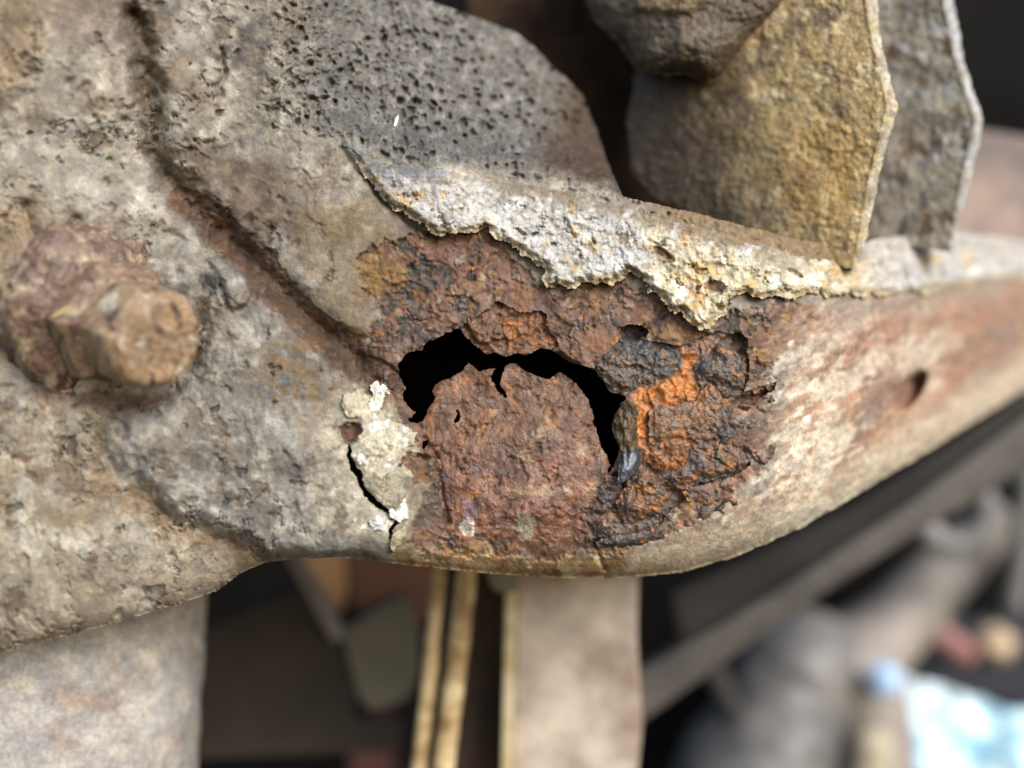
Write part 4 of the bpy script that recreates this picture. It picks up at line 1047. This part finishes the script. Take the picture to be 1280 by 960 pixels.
swept('groove_band', plain('dark_groove', (52, 50, 50), (70, 66, 64), 40, .6, .2), ARM, [P(880 + 70 * math.sin(t * 1.4) - 8, 800 + 180 * t, 290 + 12 * t) for t in np.linspace(0, 1, 24)], [.0045 * K] * 24, 20, 60)  # dark raised band where the knuckle has its groove
swept('arm_end', M_ARM, ARM, [P(1072, 780, 330), P(1084, 850, 322), P(1092, 930, 318), P(1096, 1040, 316)], [.012 * K, .016 * K, .018 * K, .017 * K], 40, 40)
swept('clamp', plain('pale_clamp', (170, 158, 134), (192, 180, 154), 40, .6, .2), ARM, [P(1085, 985, 290), P(1092, 925, 286), P(1094, 910, 286)], [.008 * K, .008 * K, .004 * K], 30, 20)
settle(ARM)
tag(swept('red_hose', plain('dull_pink_red', (146, 102, 96), (164, 118, 110), 30, .6, .2), None, [P(1150, 778, 390), P(1178, 795, 390), P(1214, 820, 390)], [.0072] * 3, 24, 20), 'short dull red hose out of focus beside the control arm', 'hose')
tag(swept('brass_plug', plain('tan_brass', (190, 164, 130), (206, 182, 150), 30, .5, .2), None, [P(1246, 812, 400), P(1247, 800, 392), P(1248, 794, 390)], [.0092, .0104, .003], 24, 20), 'small tan plug out of focus above the blue cloth', 'plug')
tag(swept('bolt_head', plain('pale_bolt', (150, 148, 132), (176, 172, 156), 30, .5, .2), None, [P(886, 750, 250), P(885, 747, 242), P(885, 746, 240)], [.0052, .0052, .002], 24, 20), 'pale round bolt head in the dark gap under the rail', 'bolt')
tag(swept('brake_pipe', plain('grey_pipe', (110, 108, 104), (140, 136, 130), 30, .5, .2), None, [P(1290, 560, 310), P(1276, 700, 312), P(1268, 760, 314)], [.006, .006, .0054], 24, 30), 'short vertical grey pipe right of the ring eye', 'pipe')
tag(solid('dark_cover', plain('blue_black_plastic', (38, 40, 46), (50, 52, 58), 20, .6, .1), None, [(1120, 830), (1180, 780), (1340, 760), (1340, 900), (1240, 890), (1160, 868)], 408, 10, .006), 'blue-black cover above the pale blue cloth', 'cover')

# crumpled pale blue cloth; strong daylight put into its near-white colour
M_CLOTH = plain('pale_blue_cloth', (120, 190, 220), (250, 250, 248), 30, .5, .3, .5, c3=(214, 238, 244))
CLOTH = [(1096, 890), (1108, 862), (1132, 848), (1170, 860), (1215, 876), (1280, 890), (1370, 900), (1370, 1050), (1104, 1050), (1096, 930)]
cloth = sheet([('blue_cloth', M_CLOTH)], 1085, 1372, 840, 1050, 3.0, lambda x, y: 372 - 0.16 * (y - 850) - 22 * fbm(x, y, 90, 3, 1201) - 12 * ridged(x, y, 80, 2, 1202),
              lambda x, y: sdf(x + 6 * fbm(x, y, 40, 2, 1203), y + 6 * fbm(x, y, 40, 2, 1204), CLOTH, 60), lambda x, y, d: rgba(np.ones(x.shape + (3,)) * .6, 0 * x), 6, None)[0]
tag(cloth, 'crumpled pale blue and white cloth below, daylight glow put into its colour', 'cloth')
tag(swept('blue_stopper', plain('sky_blue_plastic', (160, 196, 232), (190, 214, 240), 20, .35, .1), None, [P(1106, 852, 292), P(1106, 848, 284), P(1106, 846, 280)], [.0084, .0084, .003], 24, 20), 'round pale blue stopper beside the cloth', 'stopper')

# frame member behind the lugs at the right
tag(solid('cross_member', plain('pinkish_brown_member', (134, 112, 100), (164, 142, 128), 22, .8, .2, c3=(120, 108, 104)), None, [(1120, 150), (1220, 158), (1400, 185), (1400, 370), (1120, 340)], 175, 20, .004), 'blurred pinkish brown cross member behind the grey upright plate', 'cross member')

# underbody far behind, its deep shade put into a near-black colour
und = solid('underbody', plain('shade_black_underbody', (14, 13, 12), (26, 24, 22), 12, .95, .3, .1), None, [(-700, -600), (2000, -600), (2000, 1500), (-700, 1500)], 420, 20, 0)
tag(und, 'underside of the vehicle behind everything, shade painted near-black', None, kind='structure')

# ------------------------------------------------------------------ loose crumbs
bpy.context.view_layer.update()
DG = bpy.context.evaluated_depsgraph_get()
def rest_depth(px, py):
    """depth (mm) of the surface a crumb lies on"""
    o = cam.location
    hit = SC.ray_cast(DG, o, (P(px, py, 0) - o).normalized())
    return hit[1].y * 1000 if hit[0] else 0.0
def crumb(name, pts, mat, lab, cat):
    cx = sum(p[0] for p in pts) / len(pts); cy = sum(p[1] for p in pts) / len(pts)
    pts = [(p[0], p[1], rest_depth(*p)) for p in pts]
    m = sum(p[2] for p in pts) / len(pts)
    pts = [(p[0], p[1], min(max(p[2], m - 1.5), m + 1.5) - 0.7) for p in pts]
    return tag(solid(name, mat, None, pts, 0, 0.8, 0.0001), lab, cat)
crumb('straw', [(58, 402), (66, 394), (80, 384), (91, 380), (84, 387), (70, 396)], plain('straw', (196, 170, 116), (214, 190, 140), 200, .5, .1), 'tiny dry straw lying across the rusty nut', 'straw')
crumb('paint_chip', [(492, 158), (494, 148), (498, 143), (498, 148), (495, 157)], plain('white_chip', (226, 228, 230), (236, 238, 240), 200, .4, .1), 'tiny white chip on the dark pitted gusset', 'chip')
crumb('leaf_crumb', [(853, 615), (858, 614), (862, 620), (864, 627), (859, 626), (857, 620)], plain('yellow_crumb', (222, 170, 84), (232, 188, 110), 200, .5, .1), 'tiny yellow crumb on the rust right of the hole', 'crumb')
